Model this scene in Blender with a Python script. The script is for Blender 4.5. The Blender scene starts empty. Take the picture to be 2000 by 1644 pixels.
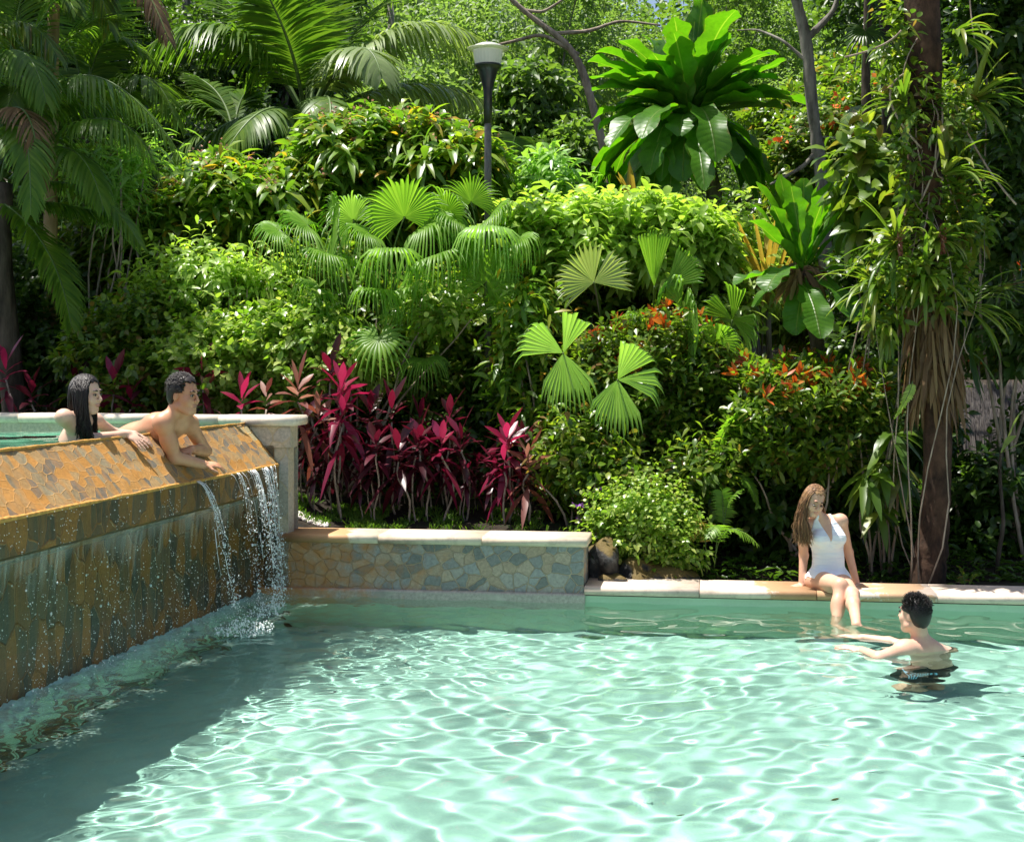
import bpy, math, random
import numpy as np
from mathutils import Vector, Matrix

S = bpy.context.scene
C = S.collection
R = math.radians
rng = np.random.default_rng(7)

# ------------------------------------------------------------------ camera
F, H0, HC = 2800.0, 710.0, 1.95
cam_d = bpy.data.cameras.new('camera')
cam = bpy.data.objects.new('camera', cam_d)
C.objects.link(cam)
cam.location = (0, 0, HC)
cam.rotation_euler = (R(90), 0, 0)
cam_d.sensor_width = 36.0
cam_d.lens = 36.0 * F / 2000.0
cam_d.shift_y = -(822 - H0) / 2000.0
cam_d.clip_end = 2000
S.camera = cam

# ------------------------------------------------------------------ light
SUN = Vector((-0.28, 0.07, 0.95)).normalized()
elev = math.asin(SUN.z)
azim = math.atan2(SUN.x, SUN.y)
w = bpy.data.worlds.new('World')
S.world = w
w.use_nodes = True
nt = w.node_tree
sky = nt.nodes.new('ShaderNodeTexSky')
sky.sky_type = 'NISHITA'
sky.sun_disc = False
sky.sun_elevation = elev
sky.sun_rotation = azim
sky.air_density = 1.0
sky.dust_density = 2.5
nt.links.new(sky.outputs[0], nt.nodes['Background'].inputs[0])
nt.nodes['Background'].inputs[1].default_value = 0.088
sun_d = bpy.data.lights.new('sun', 'SUN')
sun_d.energy = 5.0
sun_d.angle = R(0.5)
sun_d.color = (1.0, 0.955, 0.88)
sun_d.cycles.is_caustics_light = True
sun = bpy.data.objects.new('sun', sun_d)
C.objects.link(sun)
sun.rotation_euler = (-SUN).to_track_quat('-Z', 'Y').to_euler()
sun.location = (-6, 4, 16)

S.view_settings.view_transform = 'Standard'
S.view_settings.look = 'None'
S.view_settings.exposure = 0.95
S.view_settings.gamma = 1.0
S.render.engine = 'CYCLES'
cy = S.cycles
cy.use_denoising = True
cy.max_bounces = 8
cy.diffuse_bounces = 4
cy.glossy_bounces = 3
cy.transmission_bounces = 6
cy.transparent_max_bounces = 12
cy.caustics_reflective = False
cy.caustics_refractive = True
cy.sample_clamp_indirect = 6.0
cy.use_adaptive_sampling = True

# ------------------------------------------------------------------ helpers
def P(px, py, Y):
    return np.array(((px - 1000) / F * Y, Y, HC - (py - H0) / F * Y))

def nrm(a):
    a = np.asarray(a, float)
    return a / np.maximum(np.linalg.norm(a, axis=-1, keepdims=True), 1e-9)

class MB:
    """collects vertices and faces of one mesh"""
    def __init__(s):
        s.v = []; s.f = []; s.n = 0; s.uv = []; s.mi = []
    def add(s, V, Fs, uv=None, mi=0):
        V = np.asarray(V, float).reshape(-1, 3)
        for f in (Fs if isinstance(Fs, list) else [Fs]):
            f = np.asarray(f, int)
            if f.size:
                s.f.append(f + s.n); s.mi.append(np.full(len(f), mi))
        s.v.append(V)
        s.uv.append(np.zeros((len(V), 2)) if uv is None else np.asarray(uv, float))
        s.n += len(V)
        return s
    def build(s, name, mat, parent=None, smooth=True):
        V = np.concatenate(s.v).astype(np.float32)
        me = bpy.data.meshes.new(name)
        me.vertices.add(len(V)); me.vertices.foreach_set('co', V.ravel())
        li = np.concatenate([f.ravel() for f in s.f])
        sizes = np.concatenate([np.full(len(f), f.shape[1]) for f in s.f])
        st = np.concatenate(([0], np.cumsum(sizes)[:-1]))
        me.loops.add(len(li)); me.loops.foreach_set('vertex_index', li.astype(np.int32))
        me.polygons.add(len(sizes)); me.polygons.foreach_set('loop_start', st.astype(np.int32))
        UV = np.concatenate(s.uv)
        if np.any(UV):
            u = me.uv_layers.new(name='uv')
            u.data.foreach_set('uv', UV[li].astype(np.float32).ravel())
        mats = mat if isinstance(mat, (list, tuple)) else [mat]
        for m in mats: me.materials.append(m)
        if len(mats) > 1:
            me.polygons.foreach_set('material_index', np.concatenate(s.mi).astype(np.int32))
        me.polygons.foreach_set('use_smooth', np.full(len(sizes), bool(smooth)))
        me.update(calc_edges=True)
        o = bpy.data.objects.new(name, me)
        C.objects.link(o)
        if parent is not None:
            o.parent = parent
            o.matrix_parent_inverse = Matrix.Translation(parent.location).inverted()
        return o

def tag(o, label, cat, group=None):
    o['label'] = label; o['category'] = cat
    if group: o['group'] = group
    return o

def thing(name, label, cat, loc=(0, 0, 0), group=None):
    o = bpy.data.objects.new(name, None)
    o.empty_display_size = 0.1
    C.objects.link(o)
    o.location = [float(c) for c in loc]
    return tag(o, label, cat, group)

def setting(o, kind='structure'):
    o['kind'] = kind
    return o

# ---- shapes
def box_vf(a, b):
    x0, y0, z0 = a; x1, y1, z1 = b
    V = [(x0,y0,z0),(x1,y0,z0),(x1,y1,z0),(x0,y1,z0),(x0,y0,z1),(x1,y0,z1),(x1,y1,z1),(x0,y1,z1)]
    Q = [(0,3,2,1),(4,5,6,7),(0,1,5,4),(1,2,6,5),(2,3,7,6),(3,0,4,7)]
    return np.array(V, float), np.array(Q)

def tube_vf(pts, rad, n=8, cap=True):
    pts = np.asarray(pts, float); m = len(pts)
    rad = np.broadcast_to(np.asarray(rad, float), (m,))
    t = np.gradient(pts, axis=0); t = nrm(t)
    ref = np.array((0, 0, 1.0)) if abs(t[0][2]) < 0.9 else np.array((1.0, 0, 0))
    a = nrm(np.cross(t[0], ref)); A = [a]
    for i in range(1, m):
        a = a - t[i] * np.dot(a, t[i]); a = a / max(np.linalg.norm(a), 1e-9); A.append(a)
    A = np.array(A); B = np.cross(t, A)
    th = np.linspace(0, 2 * math.pi, n, endpoint=False)
    V = pts[:, None] + rad[:, None, None] * (A[:, None] * np.cos(th)[None, :, None] + B[:, None] * np.sin(th)[None, :, None])
    V = V.reshape(-1, 3)
    i = np.arange(m - 1)[:, None] * n; j = np.arange(n)[None, :]; j2 = (j + 1) % n
    Q = np.stack((i + j, i + j2, i + n + j2, i + n + j), -1).reshape(-1, 4)
    Fs = [Q]
    if cap:
        Fs.append(np.array([list(range(n))[::-1], [(m - 1) * n + k for k in range(n)]]))
    return V, Fs

def lathe_vf(prof, c, n=32):
    prof = np.asarray(prof, float); m = len(prof)
    th = np.linspace(0, 2 * math.pi, n, endpoint=False)
    V = np.stack((prof[:, 0, None] * np.cos(th), prof[:, 0, None] * np.sin(th), np.repeat(prof[:, 1, None], n, 1)), -1).reshape(-1, 3) + np.asarray(c)
    i = np.arange(m - 1)[:, None] * n; j = np.arange(n)[None, :]; j2 = (j + 1) % n
    Q = np.stack((i + j, i + j2, i + n + j2, i + n + j), -1).reshape(-1, 4)
    return V, [Q]

def extrude_vf(prof, p0, p1, out, wander=None):
    """prof: (k,2) of (outward, z) ; swept from p0 to p1 (xy), capped"""
    prof = np.asarray(prof, float); k = len(prof)
    out = np.asarray(out, float)
    V = []
    for p in (p0, p1):
        V.append(np.stack((p[0] + prof[:, 0] * out[0], p[1] + prof[:, 0] * out[1], prof[:, 1]), -1))
    V = np.concatenate(V)
    i = np.arange(k); j = (i + 1) % k
    Q = np.stack((i, j, j + k, i + k), -1)
    return V, [Q, np.array([list(range(k))[::-1], list(range(k, 2 * k))])]

def icos(sub=1):
    import bmesh
    b = bmesh.new(); bmesh.ops.create_icosphere(b, subdivisions=sub, radius=1)
    V = np.array([v.co[:] for v in b.verts]); T = np.array([[v.index for v in f.verts] for f in b.faces]); b.free()
    return V, T
ICO1 = icos(1); ICO2 = icos(2)

def blobs_vf(cent, rad, tmpl=ICO1, stretch=None):
    V0, T0 = tmpl; n = len(cent)
    rad = np.broadcast_to(np.asarray(rad, float), (n,))
    sc = rad[:, None, None] * (np.ones((n, 1, 3)) if stretch is None else np.asarray(stretch)[:, None, :])
    V = V0[None] * sc + np.asarray(cent)[:, None]
    T = T0[None] + (np.arange(n) * len(V0))[:, None, None]
    return V.reshape(-1, 3), T.reshape(-1, 3)

# ------------------------------------------------------------------ materials
def mat(name):
    m = bpy.data.materials.new(name); m.use_nodes = True
    t = m.node_tree
    for n in list(t.nodes): t.nodes.remove(n)
    o = t.nodes.new('ShaderNodeOutputMaterial')
    return m, t, o
class NT:
    def __init__(s, t): s.t = t
    def n(s, k, **kw):
        x = s.t.nodes.new('ShaderNode' + k)
        for a, b in kw.items(): setattr(x, a, b)
        return x
    def l(s, a, b): s.t.links.new(a, b)
    def ramp(s, fac, stops, interp='LINEAR'):
        r = s.n('ValToRGB'); r.color_ramp.interpolation = interp
        e = r.color_ramp.elements
        while len(e) > 1: e.remove(e[0])
        e[0].position = stops[0][0]; e[0].color = (*stops[0][1], 1)
        for p, c in stops[1:]:
            q = e.new(p); q.color = (*c, 1)
        s.l(fac, r.inputs[0]); return r.outputs[0]
    def noise(s, vec, scale, detail=3, rough=0.55, dim='3D'):
        x = s.n('TexNoise'); x.inputs['Scale'].default_value = scale
        x.inputs['Detail'].default_value = detail; x.inputs['Roughness'].default_value = rough
        if vec is not None: s.l(vec, x.inputs['Vector'])
        return x
    def math(s, op, a, b=None, c=None, clamp=False):
        x = s.n('Math', operation=op); x.use_clamp = clamp
        for i, q in enumerate((a, b, c)):
            if q is None: continue
            if isinstance(q, (int, float)): x.inputs[i].default_value = q
            else: s.l(q, x.inputs[i])
        return x.outputs[0]
    def mix(s, f, a, b, mode='MIX'):
        x = s.n('Mix', data_type='RGBA', blend_type=mode)
        for i, q in ((0, f), (6, a), (7, b)):
            if isinstance(q, (int, float)): x.inputs[i].default_value = q
            elif isinstance(q, (tuple, list)): x.inputs[i].default_value = (*q, 1)
            else: s.l(q, x.inputs[i])
        return x.outputs[2]
    def bump(s, h, strength, dist=0.01, nrmal=None):
        b = s.n('Bump'); b.inputs['Strength'].default_value = strength; b.inputs['Distance'].default_value = dist
        s.l(h, b.inputs['Height'])
        if nrmal is not None: s.l(nrmal, b.inputs['Normal'])
        return b.outputs[0]
    def pri(s, color=None, rough=0.5, spec=0.5, **kw):
        p = s.n('BsdfPrincipled')
        if color is not None:
            if isinstance(color, (tuple, list)): p.inputs['Base Color'].default_value = (*color, 1)
            else: s.l(color, p.inputs['Base Color'])
        if isinstance(rough, (int, float)): p.inputs['Roughness'].default_value = rough
        else: s.l(rough, p.inputs['Roughness'])
        p.inputs['Specular IOR Level'].default_value = spec
        for k, v in kw.items():
            k = k.replace('_', ' ')
            if isinstance(v, (int, float)): p.inputs[k].default_value = v
            elif isinstance(v, (tuple, list)): p.inputs[k].default_value = (*v, 1) if len(v) == 3 else v
            else: s.l(v, p.inputs[k])
        return p

def leaf_mat(name, cols, trans=0.45, rough=0.38, spec=0.5, tcol=None, back=None):
    """foliage: every leaf (mesh island) takes its own tint"""
    m, t, o = mat(name); N = NT(t)
    g = N.n('NewGeometry')
    k = len(cols)
    c = N.ramp(g.outputs['Random Per Island'], [(i / max(k - 1, 1), cols[i]) for i in range(k)])
    p = N.pri(c, rough, spec)
    tr = N.n('BsdfTranslucent')
    tc = N.mix(1.0, c, tcol or (1.9, 2.1, 0.75), 'MULTIPLY')
    N.l(tc, tr.inputs[0])
    mx = N.n('MixShader'); mx.inputs[0].default_value = trans
    N.l(p.outputs[0], mx.inputs[1]); N.l(tr.outputs[0], mx.inputs[2])
    N.l(mx.outputs[0], o.inputs[0])
    return m

def bark_mat(name, c1, c2, scale=12, bump=0.5, stretch=(1, 1, 0.25)):
    m, t, o = mat(name); N = NT(t)
    tc = N.n('TexCoord'); mp = N.n('Mapping'); mp.inputs['Scale'].default_value = stretch
    N.l(tc.outputs['Object'], mp.inputs[0])
    n1 = N.noise(mp.outputs[0], scale, 5, 0.65); n2 = N.noise(tc.outputs['Object'], 3, 3)
    f = N.math('ADD', N.math('MULTIPLY', n1.outputs[0], 0.7), N.math('MULTIPLY', n2.outputs[0], 0.3))
    c = N.ramp(f, [(0.36, c1), (0.62, c2)])
    p = N.pri(c, 0.85, 0.2)
    N.l(N.bump(n1.outputs[0], bump, 0.02), p.inputs['Normal'])
    N.l(p.outputs[0], o.inputs[0])
    return m

def flat_mat(name, c, rough=0.6, spec=0.4, var=0.25, scale=8, bump=0.1, metal=0.0):
    m, t, o = mat(name); N = NT(t)
    tc = N.n('TexCoord'); n1 = N.noise(tc.outputs['Object'], scale, 4, 0.6)
    lo = tuple(x * (1 - var) for x in c); hi = tuple(min(x * (1 + var), 1) for x in c)
    col = N.ramp(n1.outputs[0], [(0.3, lo), (0.7, hi)])
    p = N.pri(col, rough, spec, Metallic=metal)
    N.l(N.bump(n1.outputs[0], bump, 0.005), p.inputs['Normal'])
    N.l(p.outputs[0], o.inputs[0])
    return m
# ================================================================== SETTING
# plan of the pools. L(a, b): a metres right of the spillway foot, b metres along it towards the camera
CX, CY = -2.142, 12.10
TA = math.atan(0.1853)                       # spillway runs towards the camera, drifting left
SV = np.array((-math.sin(TA), -math.cos(TA)))
SU = np.array((math.cos(TA), -math.sin(TA)))
def L(a, b): return np.array((CX, CY)) + SU * a + SV * b
TB = math.radians(8.0)                       # long back wall runs to the right, drifting nearer
WU = np.array((math.cos(TB), -math.sin(TB)))
WV = np.array((-math.sin(TB), -math.cos(TB)))
def B(s, d=0.0): return np.array((CX, CY)) + WU * s + WV * d     # s along wall from the corner, d towards camera
UP_Z, LOW_Z = 1.435, 0.0
FLOOR = -1.2

def stone_mat(name, stones, mortar, scale=7.0, rust=None, rustcol=(0.5, 0.2, 0.03), wet=0.0, stretch=(1, 1), streak=0.0, bumpy=.75, joint=.03, rnd=.85):
    m, t, o = mat(name); N = NT(t)
    uv = N.n('UVMap'); mp = N.n('Mapping'); mp.inputs['Scale'].default_value = (stretch[0], stretch[1], 1)
    N.l(uv.outputs[0], mp.inputs[0])
    ns = N.noise(mp.outputs[0], 5.0, 3)
    dv = N.n('VectorMath', operation='MULTIPLY_ADD')
    N.l(ns.outputs['Color'], dv.inputs[0]); dv.inputs[1].default_value = (0.09, 0.09, 0); N.l(mp.outputs[0], dv.inputs[2])
    v1 = N.n('TexVoronoi', voronoi_dimensions='2D', feature='F1'); v1.inputs['Scale'].default_value = scale; v1.inputs['Randomness'].default_value = rnd
    v2 = N.n('TexVoronoi', voronoi_dimensions='2D', feature='DISTANCE_TO_EDGE'); v2.inputs['Scale'].default_value = scale; v2.inputs['Randomness'].default_value = rnd
    N.l(dv.outputs[0], v1.inputs['Vector']); N.l(dv.outputs[0], v2.inputs['Vector'])
    sep = N.n('SeparateColor'); N.l(v1.outputs['Color'], sep.inputs[0])
    k = len(stones)
    col = N.ramp(sep.outputs[0], [(i / k, stones[i]) for i in range(k)], 'CONSTANT')
    fine = N.noise(uv.outputs[0], 38, 5, 0.7); mid = N.noise(uv.outputs[0], 9, 4, 0.6)
    col = N.mix(0.75, col, N.ramp(fine.outputs[0], [(0.3, (0.55, 0.55, 0.55)), (0.7, (1.35, 1.3, 1.25))]), 'MULTIPLY')
    mm = N.math('SUBTRACT', 1.0, N.math('MULTIPLY', N.math('SUBTRACT', v2.outputs['Distance'], joint), 28, clamp=True), clamp=True)
    mcol = N.mix(0.6, mortar, N.ramp(mid.outputs[0], [(0.3, (0.5, 0.5, 0.5)), (0.7, (1.25, 1.25, 1.25))]), 'MULTIPLY')
    col = N.mix(mm, col, mcol)
    if rust is not None:          # rust wash: full at u < rust[0], gone at u > rust[1]
        sx = N.n('SeparateXYZ'); N.l(uv.outputs[0], sx.inputs[0])
        g = N.math('MULTIPLY_ADD', mid.outputs[0], 2.2, N.math('DIVIDE', N.math('SUBTRACT', rust[1], sx.outputs[0]), rust[1] - rust[0]))
        g = N.math('MULTIPLY', N.math('SUBTRACT', g, 1.25), 1.2, clamp=True)
        col = N.mix(N.math('MULTIPLY', g, 0.8), col, rustcol)
    if streak > 0:
        mps = N.n('Mapping'); mps.inputs['Scale'].default_value = (9, 0.9, 1); N.l(uv.outputs[0], mps.inputs[0])
        st = N.noise(mps.outputs[0], 1.0, 4, 0.6)
        col = N.mix(N.math('MULTIPLY', N.math('MULTIPLY', N.math('SUBTRACT', st.outputs[0], 0.45), 5, clamp=True), streak), col, rustcol)
    p = N.pri(col, 0.75 - 0.45 * wet, 0.5)
    h = N.math('ADD', N.math('MULTIPLY', N.math('SUBTRACT', 1.0, mm), 0.6), N.math('MULTIPLY', fine.outputs[0], 0.35))
    N.l(N.bump(h, bumpy, 0.012), p.inputs['Normal'])
    N.l(p.outputs[0], o.inputs[0])
    return m

GREYS = [(0.20, 0.21, 0.19), (0.30, 0.31, 0.29), (0.38, 0.36, 0.31), (0.24, 0.25, 0.23), (0.42, 0.33, 0.23), (0.33, 0.34, 0.32), (0.45, 0.37, 0.27), (0.27, 0.28, 0.26)]
OCHRE = [(0.33, 0.20, 0.075), (0.25, 0.19, 0.10), (0.19, 0.155, 0.095), (0.42, 0.20, 0.04), (0.26, 0.21, 0.12), (0.34, 0.22, 0.09), (0.14, 0.125, 0.095), (0.43, 0.22, 0.055)]
M_low = stone_mat('rubble_stone', GREYS, (0.50, 0.39, 0.26), 9.4, rust=(0.1, 1.7), stretch=(1.0, 1.15), joint=.022, bumpy=1.0, rnd=1.0)
M_slope = stone_mat('ochre_flagstone', OCHRE, (0.44, 0.24, 0.075), 9.5, stretch=(1.15, 1.35), streak=0.55, rustcol=(0.44, 0.19, 0.03), bumpy=.35, joint=.016)
M_spill = stone_mat('wet_shaded_stone', [(0.15, 0.072, 0.022), (0.08, 0.062, 0.036), (0.23, 0.095, 0.02), (0.09, 0.078, 0.05), (0.27, 0.115, 0.024), (0.05, 0.047, 0.034)], (0.18, 0.085, 0.02), 5.2, wet=0.9, stretch=(1.6, 0.7), streak=0.55, rustcol=(0.24, 0.10, 0.016), joint=.012)  # wet stone, its palette darkened further to hold the shade on the wall

def coping_mat(name, base, stain=None):
    m, t, o = mat(name); N = NT(t)
    tc = N.n('TexCoord'); n1 = N.noise(tc.outputs['Object'], 26, 6, 0.7); n2 = N.noise(tc.outputs['Object'], 5.2, 5, 0.65)
    col = N.ramp(N.math('ADD', N.math('MULTIPLY', n1.outputs[0], .4), N.math('MULTIPLY', n2.outputs[0], .6)),
                 [(0.34, tuple(x * .68 for x in base)), (0.5, base), (0.66, tuple(min(x * 1.12, .9) for x in base))])
    if stain:
        sx = N.n('SeparateXYZ'); N.l(tc.outputs['Object'], sx.inputs[0])
        for x0, x1, y0, c, wr in stain:      # splash marks with ragged edges
            cx, hw = (x0 + x1) / 2, (x1 - x0) / 2
            dx = N.math('DIVIDE', N.math('SUBTRACT', sx.outputs[0], cx), hw)
            d = N.math('MULTIPLY', dx, dx)
            f = N.math('SUBTRACT', N.math('MULTIPLY_ADD', n2.outputs[0], wr, 0.95 - wr * .5), d)
            f = N.math('MULTIPLY', f, 7, clamp=True)
            col = N.mix(N.math('MULTIPLY', f, .8), col, c)
    p = N.pri(col, 0.6, 0.35)
    N.l(N.bump(n1.outputs[0], 0.25, 0.006), p.inputs['Normal'])
    N.l(p.outputs[0], o.inputs[0])
    return m
M_cope = coping_mat('cream_cast_stone', (0.70, 0.60, 0.48))
M_deck = coping_mat('pink_cast_stone', (0.60, 0.485, 0.39), [(2.02, 2.72, 0, (0.40, 0.21, 0.08), 3.0), (2.85, 3.35, 0, (0.46, 0.27, 0.13), 7.0)])
M_lowcope = coping_mat('cream_cast_stone_stained', (0.62, 0.52, 0.39), [(-2.6, -1.35, 0, (0.45, 0.22, 0.07), 1.5)])
M_plinth = stone_mat('plinth_cement', [(0.40, 0.37, 0.32), (0.44, 0.40, 0.35)], (0.42, 0.39, 0.33), 0.9, rust=(0.2, 1.3))
M_pillar = stone_mat('pale_pillar_stone', [(0.50, 0.43, 0.33), (0.42, 0.38, 0.31), (0.55, 0.46, 0.34), (0.47, 0.42, 0.36)], (0.52, 0.42, 0.28), 4.2, stretch=(1.0, 0.8), bumpy=.3, joint=.01)

def plaster_mat(name, c, scale=1.0):
    m, t, o = mat(name); N = NT(t)
    tc = N.n('TexCoord'); n1 = N.noise(tc.outputs['Object'], 1.1, 5, 0.6); n2 = N.noise(tc.outputs['Object'], 60, 3)
    col = N.ramp(N.math('ADD', N.math('MULTIPLY', n1.outputs[0], .75), N.math('MULTIPLY', n2.outputs[0], .25)),
                 [(0.3, tuple(x * .84 for x in c)), (0.7, tuple(x * 1.08 for x in c))])
    p = N.pri(col, 0.8, 0.2); N.l(p.outputs[0], o.inputs[0])
    return m
M_floor = plaster_mat('mint_pool_plaster', (0.48, 0.66, 0.58))
M_pwall = plaster_mat('green_pool_plaster', (0.42, 0.58, 0.42))
M_upool = plaster_mat('upper_pool_plaster', (0.16, 0.40, 0.27))

def water_mat(name, tint):
    m, t, o = mat(name); N = NT(t)
    g = N.n('BsdfGlass'); g.inputs['IOR'].default_value = 1.333; g.inputs['Roughness'].default_value = 0.0
    g.inputs['Color'].default_value = (*tint, 1)
    N.l(g.outputs[0], o.inputs[0])
    return m
M_water = water_mat('pool_water', (0.855, 1.0, 0.96))
M_uwater = water_mat('upper_pool_water', (0.9, 1.0, 0.95))

def flat_poly(name, pts, z, m, uvscale=1.0):
    b = MB(); pts = np.asarray(pts, float)
    V = np.column_stack((pts, np.full(len(pts), z)))
    b.add(V, np.array([list(range(len(pts)))]), uv=pts)
    return b.build(name, m, smooth=False)

def wall_quad(b, p0, p1, z0, z1, u0=0.0, p0t=None, p1t=None, flip=False, mi=0, vofs=0.0):
    """a wall face from p0 to p1 (xy), z0..z1; uv in metres"""
    p0 = np.asarray(p0); p1 = np.asarray(p1); p0t = p0 if p0t is None else np.asarray(p0t); p1t = p1 if p1t is None else np.asarray(p1t)
    V = [(*p0, z0), (*p1, z0), (*p1t, z1), (*p0t, z1)]
    d = np.linalg.norm(p1 - p0); h = math.hypot(np.linalg.norm(p0t - p0), z1 - z0)
    b.add(V, np.array([[0, 1, 2, 3] if not flip else [3, 2, 1, 0]]), uv=[(u0, vofs), (u0 + d, vofs), (u0 + d, vofs + h), (u0, vofs + h)], mi=mi)

# ---- lower pool shell and water
NEAR = 4.2
bN = (CY - NEAR) / math.cos(TA)
pFL, pNL = L(0, 0), L(0, bN)
pFR = B(9.6); pNR = np.array((pFR[0], NEAR))
flo = flat_poly('pool_floor', [pNL - [0.3, 0.2], pNR + [0.3, -0.2], pFR + [0.3, 0.3], pFL + [-0.3, 0.3]], FLOOR, M_floor)
setting(flo)
b = MB()
wall_quad(b, B(-0.05, 0.0), B(9.7, 0.0), FLOOR, 0.055)
wall_quad(b, L(0.0, bN), L(0.0, 0.0), FLOOR, 0.0)
wall_quad(b, pNR, pNL, FLOOR, 0.08)
wall_quad(b, pFR, pNR, FLOOR, 0.08)
pw = setting(b.build('pool_wall', M_pwall, smooth=False))

def waves(x, y, comps, seed):
    r = np.random.default_rng(seed); z = np.zeros_like(x)
    for lam, amp, th, sp, k in comps:
        for _ in range(k):
            l_ = lam * r.uniform(0.75, 1.35); t_ = th + r.normal(0, sp); ph = r.uniform(0, 6.283)
            z += amp * r.uniform(.6, 1.2) * np.sin(2 * math.pi / l_ * (x * math.cos(t_) + y * math.sin(t_)) + ph)
    return z

nx, ny = 560, 500
s_, t_ = np.meshgrid(np.linspace(0, 1, nx), np.linspace(0, 1, ny) ** 1.0)
lft = (pNL[None, None] * (1 - t_)[..., None] + pFL[None, None] * t_[..., None])
rgt = (pNR[None, None] * (1 - t_)[..., None] + pFR[None, None] * t_[..., None])
XY = lft * (1 - s_)[..., None] + rgt * s_[..., None]
X, Yg = XY[..., 0], XY[..., 1]
# domain-warped sum of ripples: long swell, mid ripples, fine chop near the falls
wx = X + 0.10 * np.sin(1.7 * Yg + .6) + 0.06 * np.sin(3.1 * X + 2.2 * Yg)
wy = Yg + 0.10 * np.sin(1.9 * X + 1.1) + 0.06 * np.sin(2.7 * Yg - 1.8 * X)
Z = waves(wx, wy, [(.9, .0012, 1.2, 1.2, 5), (.31, .00076, .9, 1.6, 12), (.21, .00038, .9, 1.6, 14)], 15)
fallx, fally = L(0.35, 0.75)
df = np.hypot(X - fallx, Yg - fally)
rel = (X - L(0, 0)[0]) * SU[0] + (Yg - CY) * SU[1]           # distance from the spillway foot
chop = waves(X, Yg, [(.30, .0022, 0.0, 2.2, 8), (.16, .0012, 0, 2.2, 10), (.095, .0006, 0, 2.2, 8)], 5)
Z += chop * (0.75 * np.exp(-(df / 1.3) ** 2) + 0.9 * np.exp(-(np.clip(rel, 0, 9) / 0.75) ** 2))
Z += 0.007 * np.sin(df * 2 * math.pi / 0.42) * np.exp(-df / 1.1) * np.clip(df / .3, 0, 1)
b = MB()
ii = (np.arange(ny - 1)[:, None] * nx + np.arange(nx - 1)[None, :])
b.add(np.stack((X, Yg, Z), -1).reshape(-1, 3), np.stack((ii, ii + 1, ii + nx + 1, ii + nx), -1).reshape(-1, 4))
wat = setting(b.build('pool_water', M_water))
wat.cycles.is_caustics_caster = True
for o_ in (flo, pw): o_.cycles.is_caustics_receiver = True

# ---- near deck under the camera
setting(flat_poly('pool_deck', [(-9, -6), (12, -6), (12, NEAR), pNL - [0.0, 0.0], (-9, NEAR)], 0.1, M_cope))

# ---- upper pool
UB0 = P(564, 812, 12.16)[:2]; UB1 = P(-560, 812, 13.4)[:2]           # front top edge of its back wall
dU = nrm(UB1 - UB0); nU = np.array((-dU[1], dU[0])); nU = nU if nU[1] < 0 else -nU
spB = 10.5
b = MB()
V = [(*L(-.16, -.5), .5), (*L(-.16, spB), .5), (*(UB1 + [-1, -6]), .5), (*(UB1), .5), (*UB0, .5)]
b.add(V, np.array([[0, 1, 2, 3, 4]]))
setting(b.build('upper_pool_floor', M_upool, smooth=False)).cycles.is_caustics_receiver = True
b = MB()
q0 = L(-.115, -.1); q1 = L(-.115, spB)
uc = np.linspace(0, 1, 160); vc = np.linspace(0, 1, 120)
e0 = UB0 + nU * .015; e1 = UB1 + nU * .015
us, vs = np.meshgrid(uc, vc)
XYu = (q0 * (1 - us)[..., None] + q1 * us[..., None]) * (1 - vs)[..., None] + (e0 * (1 - us)[..., None] + (e1 + [-1, -6]) * us[..., None]) * vs[..., None]
Zu = UP_Z + waves(XYu[..., 0], XYu[..., 1], [(.7, .0025, .5, 1.5, 6), (.3, .0011, .2, 1.6, 8)], 3)
ii = (np.arange(119)[:, None] * 160 + np.arange(159)[None, :])
b.add(np.stack((XYu[..., 0], XYu[..., 1], Zu), -1).reshape(-1, 3), np.stack((ii, ii + 160, ii + 161, ii + 1), -1).reshape(-1, 4))
uw = setting(b.build('upper_pool_water', M_uwater)); uw.cycles.is_caustics_caster = True

def stub(b, s0, s1, d0, d1, z0, z1):
    c = [B(s0, d0), B(s1, d0), B(s1, d1), B(s0, d1)]
    for i in range(4): wall_quad(b, c[i], c[(i + 1) % 4], z0, z1, u0=i * .5)
    b.add([(*q, z1) for q in c], np.array([[0, 1, 2, 3]]))

# ---- spillway wall
sp = thing('spillway', 'rust stained stone spillway wall of the raised pool with a sloping flagstone lip', 'wall', (*L(0, 3), 0))
ZC, ZD, ZU = 1.448, 1.10, 0.895
AC, AD = -0.10, 0.19
b = MB()
nb = 60
bs = np.linspace(0.02, spB, nb)
def strip(b, a0, z0, a1, z1, v0, mi=0, sub=6, rough=0.004, b0=0.02, seed=1):
    r = np.random.default_rng(seed)
    n_ = 240; bs = np.linspace(b0, spB, n_); ks = np.linspace(0, 1, sub)
    nn = np.array((z0 - z1, a1 - a0)); nn = nn / (np.linalg.norm(nn) + 1e-9)
    if nn[0] < 0: nn = -nn
    V = []; UVs = []
    for k in ks:
        a = a0 + (a1 - a0) * k; z = z0 + (z1 - z0) * k
        d = r.normal(0, rough, n_) if 0 < k < 1 else np.zeros(n_)
        p = L(0, 0)[None] + SU[None] * (a + d * nn[0])[:, None] + SV[None] * bs[:, None]
        V.append(np.column_stack((p, z + d * nn[1])))
        UVs.append(np.column_stack((bs, np.full(n_, v0 + k * math.hypot(a1 - a0, z1 - z0)))))
    V = np.concatenate(V); UVs = np.concatenate(UVs)
    i = (np.arange(sub - 1)[:, None] * n_ + np.arange(n_ - 1)[None, :])
    b.add(V, np.stack((i, i + n_, i + n_ + 1, i + 1), -1).reshape(-1, 4), uv=UVs, mi=mi)
strip(b, AC, ZC, AD, ZD, 0.0, 0, 10, .004)
b.build('sloping_lip', M_slope, sp)
b = MB()
strip(b, AD, ZD, AD, ZU, 1.0, 0, 5, .003)
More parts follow.
